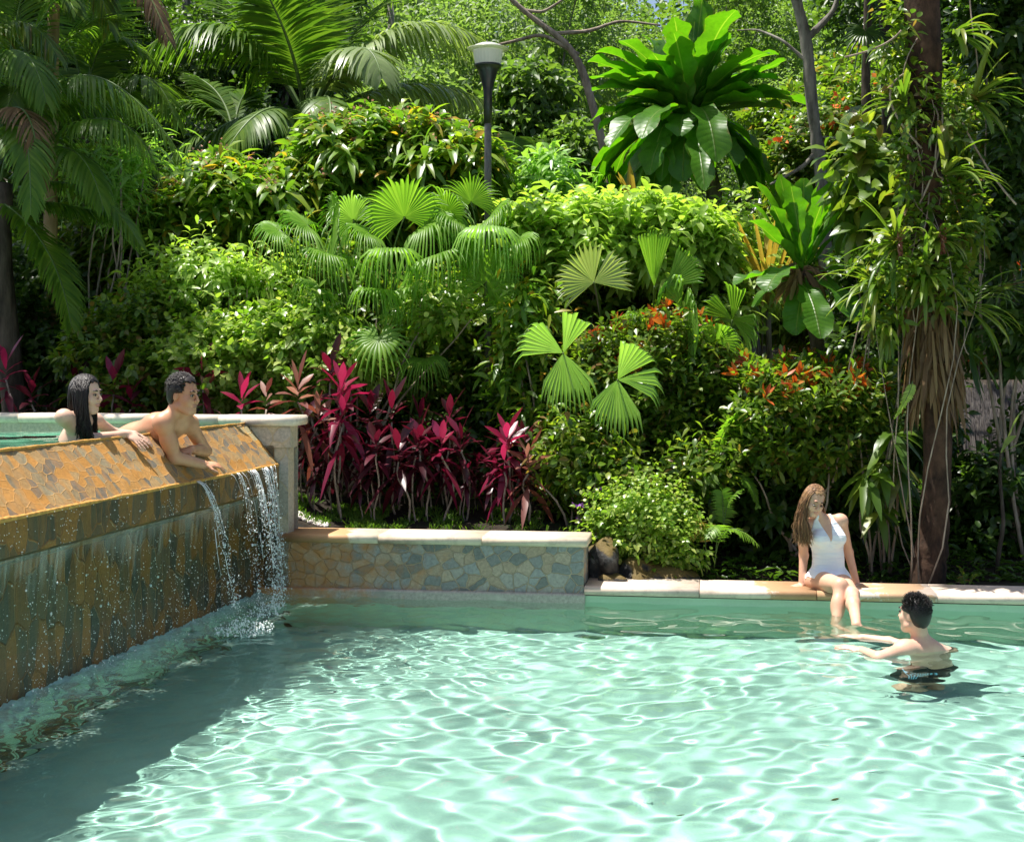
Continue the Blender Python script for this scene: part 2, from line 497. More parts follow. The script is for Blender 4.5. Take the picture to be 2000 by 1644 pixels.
strip(b, AD, ZU, 0.0, ZU - .09, 1.3, 0, 3, .0)
b.build('drip_band', stone_mat('wet_band_stone', [(0.16, 0.095, 0.03), (0.085, 0.072, 0.036), (0.22, 0.11, 0.024), (0.10, 0.09, 0.055), (0.26, 0.13, 0.028), (0.06, 0.058, 0.036)], (0.24, 0.12, 0.03), 6.0, wet=0.7, stretch=(1.6, .8), streak=.5, rustcol=(0.27, 0.12, 0.02), joint=.014), sp)
b = MB()
strip(b, 0.0, ZU - .09, 0.0, -1.2, 2.0, 0, 8, .006)
b.build('wall_face', M_spill, sp)
b = MB()
wall_quad(b, L(AC, 0.02), L(AC, spB), .4, ZC, flip=False)
b.build('inner_face', M_upool, sp, smooth=False)
# orange mineral ridges along crest and drip edge
b = MB()
for a_, z_, r_, sd in ((AC, ZC, .010, 3), (AD - .004, ZD + .002, .013, 4)):
    r2 = np.random.default_rng(sd); bb = np.linspace(0.03, spB, 300)
    k = np.convolve(r2.normal(0, 1, 320), np.ones(6) / 6, 'same')[:300]
    pts = L(0, 0)[None] + SU[None] * (a_ + .004 * k)[:, None] + SV[None] * bb[:, None]
    V_, F_ = tube_vf(np.column_stack((pts, z_ + .003 * k)), r_ * (1 + .3 * k), 7)
    b.add(V_, F_)
b.build('mineral_crust', flat_mat('orange_mineral_crust', (0.52, 0.27, 0.06), .55, .5, .4, 30, .6), sp)
b = MB()
stub(b, -.14, .168, .014, -.3, -1.2, .93)
stub(b, -.14, .139, .012, -.3, .93, 1.26)
b.build('corner_return', M_spill, sp, smooth=False)
# closing cap at its far end
b = MB()
prof = [(AC, .4), (AC, ZC), (AD, ZD), (AD, ZU), (0, ZU - .09), (0, 0)]
V = [(*L(a, .02), z) for a, z in prof]
b.add(V, np.array([list(range(len(V)))[::-1]]), uv=[(a, z) for a, z in prof])
b.build('end_cap', M_spill, sp, smooth=False)

# ---- back wall of the upper pool with its pillar end
def coping_run(b, p0, p1, out, w, top, th, over, n, seed=0):
    """bull-nosed coping stones from p0 to p1; out = towards the camera"""
    r = np.random.default_rng(seed)
    prof = []
    for t in np.linspace(-90, 90, 9):
        prof.append((over + th * .5 * math.cos(R(t)) - th * .5, top - th * .5 + th * .5 * math.sin(R(t))))
    for t in np.linspace(90, 270, 9):
        prof.append((-w - over + th * .5 * math.cos(R(t)) + th * .5, top - th * .5 + th * .5 * math.sin(R(t))))
    prof = np.array(prof)
    p0 = np.asarray(p0, float); p1 = np.asarray(p1, float); d = (p1 - p0) / n; g = nrm(d) * .003
    for i in range(n):
        pr = prof + [r.normal(0, .0012), r.normal(0, .0012)]
        V, Fs = extrude_vf(pr, p0 + d * i + g, p0 + d * (i + 1) - g, out)
        b.add(V, Fs)
upw = thing('raised_pool_wall', 'grey back wall of the raised pool with cream bullnose coping ending in a pillar', 'wall', (*B(.1), 0))
b = MB(); coping_run(b, UB0 + [.0, 0], UB1, nU, .24, 1.508, .085, .03, 9, 2)
b.build('coping', M_cope, upw)
b = MB()
wall_quad(b, UB1, UB0 - dU * -.0, .4, 1.425)
wall_quad(b, UB0 - nU * .22, UB1 - nU * .22, .0, 1.425)
b.build('wall_face', M_pillar, upw, smooth=False)
# pillar stub (front face at the wall line)
b = MB()
s0, s1 = -0.13, 0.33
f_ = 0.02
stub(b, .14, .262, .0, -.17, -0.2, 1.24)
stub(b, s0 - .002, .285, .012, -.19, 1.242, 1.42)
b.build('pillar', M_pillar, upw, smooth=False)
b = MB()
prof = [(-.02, 1.425), (.04, 1.425), (.055, 1.445), (.058, 1.47), (.05, 1.495), (.03, 1.508), (-.36, 1.508), (-.40, 1.49), (-.41, 1.465), (-.40, 1.44), (-.38, 1.425)]
V, Fs = extrude_vf(prof, B(-.135), B(.315), WV); b.add(V, Fs)
b.build('pillar_cap', M_cope, upw)

# ---- low wall
LW0, LW1 = 0.27, 2.755
lw = thing('low_stone_wall', 'low rubble stone wall with cream coping, rust stained beside the falls', 'wall', (*B(1.5), 0))
b = MB()
wall_quad(b, B(.15, 0.0), B(LW1, 0.0), 0.06, .455, u0=.15)
wall_quad(b, B(LW1, 0.0), B(LW1, -.44), 0.06, .455, u0=LW1)
wall_quad(b, B(LW1, -.44), B(LW0, -.44), 0.0, .455, u0=LW1 + .4)
b.build('wall_face', M_low, lw, smooth=False)
b = MB()
prof = [(0, -.3), (.035, -.3), (.037, .055), (.03, .068), (0, .072), (-.02, .07)]
V, Fs = extrude_vf(prof, B(-.02), B(LW1 + .012), WV)
k = len(prof); uvs = np.column_stack((np.repeat([0.0, LW1], k), np.tile([q[1] for q in prof], 2)))
b.add(V, Fs, uv=uvs); b.build('plinth', M_plinth, lw, smooth=False)
b = MB(); coping_run(b, B(.172, .0), B(LW1 + .03, 0.0), WV, .42, .525, .075, .04, 3, 4)
b.build('coping', M_lowcope, lw)

# ---- low deck kerb along the pool's far side
dk = thing('pool_kerb', 'long pale pinkish stone kerb with wet marks edging the far side of the pool', 'kerb', (*B(5), 0))
b = MB(); coping_run(b, B(LW1 + .006, .0), B(10.2, 0.0), WV, .46, .135, .072, .05, 8, 6)
b.build('coping', M_deck, dk)
for q in (dk, lw):
    for ch in q.children: ch.cycles.is_caustics_receiver = True
for ch in sp.children: ch.cycles.is_caustics_receiver = True

for q in (sp, upw, lw, dk): q['kind'] = 'thing'
# ================================================================== VEGETATION KIT
PROF = {
 'ovate': ([0, .18, .45, .75, 1], [.03, .36, .5, .32, 0]),
 'lance': ([0, .2, .5, .8, 1], [.06, .30, .5, .30, 0]),
 'strap': ([0, .2, .5, .8, 1], [.22, .36, .5, .40, 0]),
 'obov': ([0, .25, .6, .85, 1], [.03, .24, .5, .36, 0]),
}
def leaves(b, pos, ax, up, ln, wd, kind='ovate', droop=0.25, fold=0.25, mi=0):
    """curved, folded leaf blades; one island per leaf"""
    pos = np.asarray(pos, float); n = len(pos)
    if n == 0: return
    ax = nrm(ax); side = nrm(np.cross(ax, up)); nn = np.cross(side, ax)
    ln = np.broadcast_to(np.asarray(ln, float), (n,)); wd = np.broadcast_to(np.asarray(wd, float), (n,))
    dr = np.broadcast_to(np.asarray(droop, float), (n,))
    t, h = PROF[kind]; t = np.array(t); h = np.array(h)
    mid = pos[:, None] + ax[:, None] * (ln[:, None] * t)[..., None]
    mid[..., 2] -= dr[:, None] * ln[:, None] * t ** 2
    off = (wd[:, None] * h)[..., None]
    lf = mid[:, :4] - side[:, None] * off[:, :4] + nn[:, None] * off[:, :4] * fold
    rt = mid[:, :4] + side[:, None] * off[:, :4] + nn[:, None] * off[:, :4] * fold
    V = np.concatenate((mid, lf, rt), 1)          # 5 + 4 + 4
    base = (np.arange(n) * 13)[:, None, None]
    q = []
    for i in range(3): q += [(i, i + 1, 6 + i, 5 + i), (i, 9 + i, 10 + i, i + 1)]
    tr = [(3, 4, 8), (3, 12, 4)]
    b.add(V.reshape(-1, 3), [(np.array(q)[None] + base).reshape(-1, 4), (np.array(tr)[None] + base).reshape(-1, 3)], mi=mi)

def leaflets4(b, pos, ax, up, ln, wd, fold=0.3, droop=0.2, mi=0):
    """small leaves, two faces folded at the midrib"""
    pos = np.asarray(pos, float); n = len(pos)
    if n == 0: return
    ax = nrm(ax); side = nrm(np.cross(ax, up)); nn = np.cross(side, ax)
    ln = np.broadcast_to(np.asarray(ln, float), (n,))[:, None]; wd = np.broadcast_to(np.asarray(wd, float), (n,))[:, None]
    m = pos + ax * ln * .45
    tip = pos + ax * ln; tip[:, 2] -= droop * ln[:, 0]
    V = np.stack((pos, m - side * wd * .5 + nn * wd * fold, tip, m + side * wd * .5 + nn * wd * fold), 1)
    base = (np.arange(n) * 4)[:, None, None]
    b.add(V.reshape(-1, 3), (np.array([(0, 2, 1), (0, 3, 2)])[None] + base).reshape(-1, 3), mi=mi)

def rdir(r, n, zlo=-1, zhi=1):
    z = r.uniform(zlo, zhi, n); a = r.uniform(0, 2 * math.pi, n); q = np.sqrt(1 - z * z)
    return np.stack((q * np.cos(a), q * np.sin(a), z), -1)

def crown(b, blobs, ntw, nl, ln, wd, seed=0, kind='ovate', droop=.3, shell=.55, upb=.45, twl=.25, small=False, fold=.25, out=.75, mi=0, zcut=None, spread=.85):
    """leafy crown: twigs through the volume of the blobs, a spray of leaves round each; returns twig tips"""
    r = np.random.default_rng(seed)
    c = np.array([q[0] for q in blobs], float); rd = np.array([np.broadcast_to(q[1], 3) for q in blobs], float)
    wgt = np.prod(rd, 1) ** .67; k = r.choice(len(blobs), ntw, p=wgt / wgt.sum())
    d = rdir(r, ntw); u = shell + (1 - shell) * r.uniform(0, 1, ntw) ** .6
    u *= 1 + .20 * np.sin(5 * d[:, 0] + 3 * d[:, 1] + seed) * np.cos(6 * d[:, 2] + seed) + .38 * r.uniform(0, 1, ntw) ** 5      # uneven outline, stray shoots
    pt = c[k] + d * rd[k] * u[:, None]
    if zcut is not None:
        ok = pt[:, 2] > zcut; pt, d = pt[ok], d[ok]; ntw = len(pt)
    td = nrm(d * out + np.array((0, 0, upb)) + r.normal(0, .35, (ntw, 3)))
    j = np.arange(nl)
    s = (j + .5) / nl
    tl = twl * r.uniform(.6, 1.3, ntw)
    pos = pt[:, None] + td[:, None] * (tl[:, None] * (s - .5))[..., None]
    a = nrm(np.cross(td, r.normal(0, 1, (ntw, 3)))); e = np.cross(td, a)
    ang = r.uniform(0, 6.28, ntw)[:, None] + j[None] * 2.4 + r.normal(0, .3, (ntw, nl))
    rad = a[:, None] * np.cos(ang)[..., None] + e[:, None] * np.sin(ang)[..., None]
    ax = td[:, None] * (.25 + .6 * s)[None, :, None] + rad * spread
    ax = nrm(ax + r.normal(0, .15, ax.shape))
    up = nrm(td[:, None] + np.array((0, 0, .6)) + r.normal(0, .2, ax.shape))
    L_ = ln * r.uniform(.6, 1.2, (ntw, nl)); W_ = wd * r.uniform(.75, 1.2, (ntw, nl))
    f = (lambda x: x.reshape(-1, 3))
    if small: leaflets4(b, f(pos), f(ax), f(up), L_.ravel(), W_.ravel(), fold, droop, mi)
    else: leaves(b, f(pos), f(ax), f(up), L_.ravel(), W_.ravel(), kind, droop * r.uniform(.5, 1.5, ntw * nl), fold, mi)
    return pt, td

def curve3(p0, p1, p2, n):
    """quadratic arc through p0, p1 (middle), p2"""
    p0, p1, p2 = (np.asarray(q, float) for q in (p0, p1, p2))
    c = 2 * p1 - .5 * (p0 + p2); t = np.linspace(0, 1, n)[:, None]
    return (1 - t) ** 2 * p0 + 2 * t * (1 - t) * c + t * t * p2

def wiggle(p0, p1, n, amp, seed):
    r = np.random.default_rng(seed); t = np.linspace(0, 1, n)
    p = np.asarray(p0)[None] * (1 - t)[:, None] + np.asarray(p1)[None] * t[:, None]
    for k in range(1, 4):
        p += (np.sin(math.pi * k * t)[:, None] * r.normal(0, amp / k, 3)[None])
    return p

def frond(b, pts, nleaf, ll, lw, hang=.5, seed=0, start=.15, fwd=.55, rad=.018, lift=.25, mi=0, mr=0, gap=0.0):
    """pinnate palm frond along pts: rachis plus two rows of bending leaflets"""
    r = np.random.default_rng(seed)
    m = len(pts); V, Fs = tube_vf(pts, np.linspace(rad, rad * .25, m), 5); b.add(V, Fs, mi=mr)
    t = np.repeat(np.linspace(start, .99, nleaf), 2); sg = np.tile((1.0, -1.0), nleaf)
    if gap > 0:
        ok = r.uniform(0, 1, len(t)) > gap; t, sg = t[ok], sg[ok]
    n = len(t)
    ip = np.array([np.interp(t * (m - 1), np.arange(m), pts[:, k]) for k in range(3)]).T
    tg = nrm(np.gradient(pts, axis=0)); tt = nrm(np.array([np.interp(t * (m - 1), np.arange(m), tg[:, k]) for k in range(3)]).T)
    sd = nrm(np.cross(tt, (0, 0, 1.0))); sd = np.where(np.abs(tt[:, 2:3]) > .97, nrm(np.cross(tt, (0, 1.0, 0))), sd)
    upn = nrm(np.cross(sd, tt))
    fw = fwd + .55 * t ** 3
    d = nrm(sd * sg[:, None] + tt * fw[:, None] + upn * lift + r.normal(0, .06, (n, 3)))
    L_ = ll * np.sin(np.clip((t - start) / (1 - start), 0, 1) * 2.35 + .55) ** .8 * r.uniform(.88, 1.08, n)
    L_ = np.maximum(L_, ll * .2)
    hg = hang * r.uniform(.7, 1.3, n)
    K = 5; ts = np.linspace(0, 1, K); hw = np.array([.35, .95, 1.0, .7, .0])
    pos = np.zeros((n, K, 3)); p = ip.copy(); dd = d.copy()
    for k in range(K):
        pos[:, k] = p
        dd = nrm(dd + np.array((0, 0, -1.0)) * (hg * .45)[:, None])
        p = p + dd * (L_ / (K - 1))[:, None]
    wv = nrm(np.cross(d, nrm(np.cross(tt, d)))) * -1
    wv = nrm(tt - d * np.sum(tt * d, 1, keepdims=True))
    A = pos[:, :4] - wv[:, None] * (lw * .5 * hw[:4])[None, :, None]
    Bv = pos[:, :4] + wv[:, None] * (lw * .5 * hw[:4])[None, :, None]
    Vv = np.concatenate((A, Bv, pos[:, 4:5]), 1)
    base = (np.arange(n) * 9)[:, None, None]
    q = [(i, i + 1, i + 5, i + 4) for i in range(3)]
    b.add(Vv.reshape(-1, 3), [(np.array(q)[None] + base).reshape(-1, 4), (np.array([(3, 8, 7)])[None] + base).reshape(-1, 3)], mi=mi)

def fan(b, hub, axis, normal, Rr, spread=250, nseg=34, split=.55, droop=.6, groups=None, seed=0, pleat=.05, cup=.15, mi=0):
    """palmate fan leaf; segments joined out to `split`, free and drooping beyond"""
    r = np.random.default_rng(seed)
    hub = np.asarray(hub, float); ax = nrm(axis); nn = np.asarray(normal, float); nn = nrm(nn - ax * np.dot(nn, ax)); sd = np.cross(ax, nn)
    if groups is None: groups = [(-spread / 2, spread / 2)]
    tot = sum(g[1] - g[0] for g in groups)
    for g0, g1 in groups:
        m = max(2, int(round(nseg * (g1 - g0) / tot))); th = np.radians(np.linspace(g0, g1, m + 1)); mid = (th[:-1] + th[1:]) / 2; dl = (th[1] - th[0]) / 2
        gl = r.uniform(.92, 1.05)
        Rl = Rr * gl * (1 - .22 * (np.abs(mid) / math.pi) ** 1.5) * r.uniform(.94, 1.04, m)
        rs = np.array([.02, .25, split, split + (1 - split) * .35, split + (1 - split) * .7, 1.0])
        hwf = np.array([1, 1, .97, .62, .34, 0.0]) * np.array([rs[0], rs[1], rs[2], rs[2], rs[2], 0]) * math.tan(dl)
        d = ax[None] * np.cos(mid)[:, None] + sd[None] * np.sin(mid)[:, None]
        e = -ax[None] * np.sin(mid)[:, None] + sd[None] * np.cos(mid)[:, None]
        pz = cup * rs ** 2
        c = hub + d[:, None] * (Rl[:, None] * rs)[..., None] + nn * (Rr * pz)[None, :, None]
        dz = droop * np.clip((rs - split * .8) / (1 - split * .8), 0, 1) ** 1.7
        drp = Rl[:, None] * dz[None] * r.uniform(.75, 1.25, m)[:, None]
        c[..., 2] -= drp
        # pull drooping tips inwards so that they hang instead of stretching
        c -= d[:, None] * (drp * .35)[..., None] * np.array((1, 1, 0))
        ed = hwf[None, :5] * Rl[:, None]
        pl = nn * (pleat * rs[:5] * Rr)[None, :, None] * .5
        A = c[:, :5] - e[:, None] * ed[..., None] - pl
        Bv = c[:, :5] + e[:, None] * ed[..., None] - pl
        M = c + nn * (pleat * rs * Rr)[None, :, None] * .5
        V = np.concatenate((M, A, Bv), 1)        # 6 + 5 + 5
        base = (np.arange(m) * 16)[:, None, None]
        q = []
        for i in range(4): q += [(i, i + 1, 7 + i, 6 + i), (i, 11 + i, 12 + i, i + 1)]
        b.add(V.reshape(-1, 3), [(np.array(q)[None] + base).reshape(-1, 4), (np.array([(4, 5, 10), (4, 15, 5)])[None] + base).reshape(-1, 3)], mi=mi)

def strap(b, base, d, Ln, Wd, bend=.6, seed=0, wav=.08, lobes=7, lobe=.10, prof=None, fold=.18, up=None, n=16, mi=0):
    """one broad strap frond with a wavy, lobed margin"""
    r = np.random.default_rng(seed); t = np.linspace(0, 1, n)
    p = np.zeros((n, 3)); q = np.asarray(base, float).copy(); dd = nrm(d); D = np.zeros((n, 3))
    for i in range(n):
        p[i] = q; D[i] = dd
        dd = nrm(dd + np.array((0, 0, -1.0)) * bend / n * (0.4 + 1.6 * t[i])); q = q + dd * Ln / (n - 1)
    upv = np.array((0, 0, 1.0)) if up is None else np.asarray(up, float)
    sd = np.cross(D, upv); bad = np.linalg.norm(sd, axis=1) < .15
    sd[bad] = np.cross(D[bad], (0.3, 1.0, 0)); sd = nrm(sd)
    nn = np.cross(sd, D)
    h = np.interp(t, [0, .15, .45, .75, .92, 1], prof or [.12, .3, .8, 1.0, .75, .15]) * Wd * .5
    ph = r.uniform(0, 6.28)
    hl = h * (1 + lobe * np.sin(t * lobes * 6.28 + ph)); hr = h * (1 + lobe * np.sin(t * lobes * 6.28 + ph + 1.3))
    wl = wav * Wd * np.sin(t * lobes * 5.1 + ph); wr = wav * Wd * np.sin(t * lobes * 4.7 + ph + 2)
    cols = []
    for f, hh, ww in ((-1, hl, wl), (-.5, hl, wl * .4), (0, h * 0, h * 0), (.5, hr, wr * .4), (1, hr, wr)):
        cols.append(p + sd * (f * hh)[:, None] + nn * (np.abs(f) * hh * fold + ww)[:, None])
    V = np.stack(cols, 1).reshape(-1, 3)
    i = (np.arange(n - 1)[:, None] * 5 + np.arange(4)[None, :])
    b.add(V, np.stack((i, i + 1, i + 6, i + 5), -1).reshape(-1, 4), mi=mi, uv=np.stack((np.tile(np.array([-1, -.5, 1e-4, .5, 1]), n), np.repeat(t, 5)), -1))
    return p

def branches(b, root, tips, r0, r1, seed=0, amp=.1, n=8, sides=6):
    for i, t in enumerate(tips):
        pts = wiggle(root, t, n, amp, seed + i); V, Fs = tube_vf(pts, np.linspace(r0, r1, n), sides); b.add(V, Fs)

# ---- materials
G = lambda h: tuple(h)
M_dark = leaf_mat('dark_leaf', [(0.0238, 0.0583, 0.009), (0.0396, 0.0901, 0.0126), (0.066, 0.1219, 0.0162), (0.0396, 0.0795, 0.0144)], .38, .36)  # darker leaf copy; shade is put into the colour of the shaded plants
M_mid = leaf_mat('mid_leaf', [(.06, .12, .012), (.10, .18, .017), (.15, .23, .022), (.075, .145, .02), (.045, .10, .012), (.20, .28, .035), (.11, .19, .02), (.085, .16, .016), (.26, .30, .04), (.07, .13, .014), (.22, .13, .045)], .46, .34)
M_lite = leaf_mat('light_leaf', [(0.198, 0.313, 0.044), (0.28, 0.4, 0.076), (0.363, 0.475, 0.107), (0.231, 0.35, 0.076)], .45, .36)
M_far = leaf_mat('far_leaf', [(0.067, 0.13, 0.027), (0.105, 0.183, 0.041), (0.152, 0.226, 0.054), (0.086, 0.156, 0.041)], .45, .45)
M_farpale = leaf_mat('pale_far_leaf', [(0.123, 0.198, 0.068), (0.164, 0.248, 0.09), (0.196, 0.273, 0.117), (0.098, 0.174, 0.054)], .45, .5)
M_pale = leaf_mat('pale_shrub_leaf', [(0.1188, 0.2332, 0.0225), (0.198, 0.318, 0.045), (0.396, 0.4452, 0.135), (0.1452, 0.2544, 0.027), (0.264, 0.3604, 0.063)], .42, .33)
M_mango = leaf_mat('drooping_yellowgreen_leaf', [(.075, .17, .018), (.11, .22, .022), (.17, .29, .03), (.08, .18, .02), (.13, .24, .025), (.20, .30, .03), (.10, .20, .02), (.24, .30, .025), (.15, .27, .03), (.48, .26, .03)], .44, .33)
M_fan = leaf_mat('fan_palm_leaf', [(0.1254, 0.2544, 0.027), (0.1584, 0.2968, 0.0342), (0.198, 0.3392, 0.045)], .5, .40, .32)
M_fanpale = leaf_mat('pale_fan_leaf', [(.28, .34, .12), (.33, .38, .15), (.25, .33, .10)], .35, .42)
M_fanlime = leaf_mat('lime_fan_leaf', [(.19, .35, .07), (.22, .38, .08), (.25, .41, .10)], .42, .34)
M_coco = leaf_mat('coconut_leaflet', [(0.0594, 0.1325, 0.0162), (0.0924, 0.1749, 0.0216), (0.132, 0.212, 0.027)], .45, .40, .32)
M_cocopale = leaf_mat('pale_coconut_leaflet', [(.18, .25, .09), (.24, .31, .13), (.30, .36, .18)], .42, .33)
M_dry = leaf_mat('dry_leaf', [(.13, .075, .035), (.21, .13, .06), (.085, .05, .025), (.28, .19, .09)], .25, .6, .3, (1.3, 1.1, .6))
M_yel = leaf_mat('yellow_leaf', [(.42, .30, .06), (.5, .38, .10), (.33, .25, .06)], .4, .45, .4, (1.3, 1.2, .5))
def nest_mat(name, cols, trans, tc):
    m, t, o = mat(name); N = NT(t); g = N.n('NewGeometry'); k = len(cols)
    c = N.ramp(g.outputs['Random Per Island'], [(i / (k - 1), cols[i]) for i in range(k)])
    uv = N.n('UVMap'); sx = N.n('SeparateXYZ'); N.l(uv.outputs[0], sx.inputs[0]); au = N.math('ABSOLUTE', sx.outputs[0])
    rib = N.math('SUBTRACT', 1.0, N.math('MULTIPLY', au, 14, clamp=True), clamp=True)
    vein = N.math('ABSOLUTE', N.math('SINE', N.math('MULTIPLY', N.math('SUBTRACT', sx.outputs[1], N.math('MULTIPLY', au, .07)), 62)))
    tco = N.n('TexCoord'); n1 = N.noise(tco.outputs['Object'], 14, 4, .65)
    c = N.mix(.55, c, N.ramp(n1.outputs[0], [(.3, (.6, .65, .6)), (.7, (1.3, 1.2, 1.1))]), 'MULTIPLY')
    edge = N.math('MULTIPLY', N.math('MULTIPLY', N.math('SUBTRACT', N.math('ADD', au, N.math('MULTIPLY', n1.outputs[0], .7)), 1.30), 6, clamp=True), .8)
    c = N.mix(edge, c, (.16, .11, .03)); c = N.mix(rib, c, (.20, .28, .08))
    p = N.pri(c, .38, .45); h = N.math('ADD', N.math('MULTIPLY', vein, .3), rib); N.l(N.bump(h, .5, .012), p.inputs['Normal'])
    tr = N.n('BsdfTranslucent'); N.l(N.mix(1.0, c, tc, 'MULTIPLY'), tr.inputs[0]); mx = N.n('MixShader'); mx.inputs[0].default_value = trans
    N.l(p.outputs[0], mx.inputs[1]); N.l(tr.outputs[0], mx.inputs[2]); N.l(mx.outputs[0], o.inputs[0]); return m
M_nest = nest_mat('birds_nest_frond', [(.045, .13, .012), (.06, .17, .014), (.09, .21, .018)], .48, (2.2, 2.5, .4))
M_brom = leaf_mat('bromeliad_leaf', [(0.066, 0.1378, 0.018), (0.1056, 0.1802, 0.0225), (0.1452, 0.212, 0.0315), (0.2112, 0.2332, 0.045)], .42, .36)
M_orange = leaf_mat('copper_tip_leaf', [(.42, .085, .018), (.5, .13, .02), (.36, .05, .02), (.52, .20, .03)], .35, .4, .4, (1.5, 1.2, .5))
M_flow = leaf_mat('orange_flower', [(.8, .17, .02), (.75, .09, .03), (.8, .28, .03)], .3, .5, .3, (1, 1, 1))
M_pink = leaf_mat('pinkish_bloom', [(.5, .24, .17), (.6, .34, .26), (.42, .16, .10)], .3, .6, .3, (1, 1, 1))
M_violet = leaf_mat('violet_flower', [(.25, .06, .45), (.32, .10, .5)], .3, .5, .3, (1, 1, 1))
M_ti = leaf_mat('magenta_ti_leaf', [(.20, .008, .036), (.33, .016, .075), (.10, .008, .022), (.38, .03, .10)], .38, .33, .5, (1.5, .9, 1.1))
M_tidark = leaf_mat('shaded_maroon_ti_leaf', [(.06, .008, .016), (.10, .010, .026), (.045, .012, .014), (.15, .010, .035)], .32, .34, .5, (1.6, .8, 1.0))  # maroon leaf, darkened in colour for the shade beneath the fan palms
M_tibrown = leaf_mat('bronze_ti_leaf', [(.20, .07, .045), (.32, .13, .08), (.14, .035, .035), (.40, .22, .16)], .3, .38, .5, (1.4, 1.0, .9))
M_moss = leaf_mat('moss_blade', [(.05, .12, .015), (.09, .18, .02), (.13, .20, .03)], .35, .6, .2)
M_cane = bark_mat('pale_cane', (.16, .13, .10), (.34, .29, .23), 30, .4, (1, 1, .6))
M_bark = bark_mat('grey_bark', (.07, .06, .05), (.27, .25, .22), 14, .7)
M_barkdark = bark_mat('dark_bark', (.025, .02, .015), (.10, .08, .06), 12, .8)
M_barkred = bark_mat('reddish_fibrous_bark', (.012, .008, .006), (.085, .048, .030), 10, .9, (1, 1, .55))
M_twig = bark_mat('pale_twig', (.16, .12, .09), (.38, .31, .24), 20, .4)
M_petiole = flat_mat('green_petiole', (.08, .14, .03), .5, .4)
# ================================================================== GROUND
gx = np.linspace(-45, 45, 240); gt = np.linspace(0, 1, 150) ** 1.8
def ystart(x):
    yb = CY - math.tan(TB) * (x - CX) + .40
    t = (x - UB0[0]) / (UB1[0] - UB0[0]); yu = UB0[1] + (UB1[1] - UB0[1]) * t + .32
    return np.where(x < -1.79, np.maximum(yu, yb), yb)
def ground_z(x, y):
    x = np.asarray(x, float); y = np.asarray(y, float)
    q = y - 12.5
    z0 = .46 + .25 / (1 + np.exp((x + 1.9) / .12)) - .40 / (1 + np.exp(-(x - .70) / .06))
    z0 = z0 + .0
    far = np.clip(q - 9, 0, 100)
    bank = np.clip(q / 2.5, 0, 1)
    return z0 * (1 - .6 * bank) + bank * .55 + np.clip(q, 0, 12) * .02 + far * .10 + np.clip(far - 8, 0, 100) * .22 + .05 * np.sin(1.3 * x + .7 * y) * bank
GX, GT = np.meshgrid(gx, gt)
GY = ystart(GX) * (1 - GT) + 85 * GT
GZ = ground_z(GX, GY) + rng.normal(0, .012, GX.shape)
b = MB(); ii = (np.arange(149)[:, None] * 240 + np.arange(239)[None, :])
b.add(np.stack((GX, GY, GZ), -1).reshape(-1, 3), np.stack((ii, ii + 1, ii + 241, ii + 240), -1).reshape(-1, 4))
m_, t_n, o_n = mat('garden_soil'); N = NT(t_n)
tc = N.n('TexCoord'); n1 = N.noise(tc.outputs['Object'], 2.2, 6, .65); n2 = N.noise(tc.outputs['Object'], 18, 4, .7)
c_ = N.ramp(N.math('ADD', N.math('MULTIPLY', n1.outputs[0], .5), N.math('MULTIPLY', n2.outputs[0], .5)), [(.35, (.012, .009, .006)), (.52, (.026, .019, .012)), (.6, (.016, .03, .009)), (.72, (.05, .036, .02))])
p_ = N.pri(c_, .9, .2); N.l(N.bump(n2.outputs[0], .8, .03), p_.inputs['Normal']); N.l(p_.outputs[0], o_n.inputs[0])
setting(b.build('garden_ground', m_))

def gpt(px, Y, dz=0.0):
    x = (px - 1000) / F * Y
    return np.array((x, Y, float(ground_z(x, Y)) + dz))
def BL(px, py, Y, rpx, rpy, ry):
    return (P(px, py, Y), (rpx / F * Y, ry, rpy / F * Y))
def part(name, mt, parent, fn, smooth=True):
    b = MB(); fn(b)
    return b.build(name, mt, parent, smooth)

# ================================================================== FAR TREES
def forest_tree(label, px, Y, top, wpx, mt, seed, group='trees on the slope behind the garden', ln=.16, n=5200, bark=None, lo=None, kind='ovate', nblob=9, small=True):
    r = np.random.default_rng(seed)
    base = gpt(px, Y, -.1); zt = P(px, top, Y)[2]; h = zt - base[2]; u = Y / F
    t = thing('forest_tree', label, 'tree', base, group)
    zlo = base[2] + h * .12 if lo is None else P(px, lo, Y)[2]
    bl = []
    for i in range(nblob):
        k = (i + .5) / nblob
        z = zlo + (zt - zlo) * k; a = r.uniform(0, 6.28); rr = wpx * u * .55 * r.uniform(.2, .75)
        s = wpx * u * r.uniform(.26, .42) * (1.05 - .35 * k)
        bl.append(((base[0] + rr * math.cos(a), Y + rr * .8 * math.sin(a), z), (s, s, s * .62)))
    bt = MB()
    V, Fs = tube_vf(wiggle(base, (base[0] + r.normal(0, .3), Y, zlo + (zt - zlo) * .8), 10, .15, seed), np.linspace(.16, .05, 10) * max(1, h / 7), 8); bt.add(V, Fs)
    branches(bt, (base[0], Y, zlo + .3), [q[0] for q in bl], .06, .015, seed, .15)
    bt.build('trunk', bark or M_bark, t)
    part('crown', mt, t, lambda b: crown(b, bl, n, 6, ln * 1.25, ln * .55, seed, kind, .25, .35, .3, ln * 2.2, small))
    return t
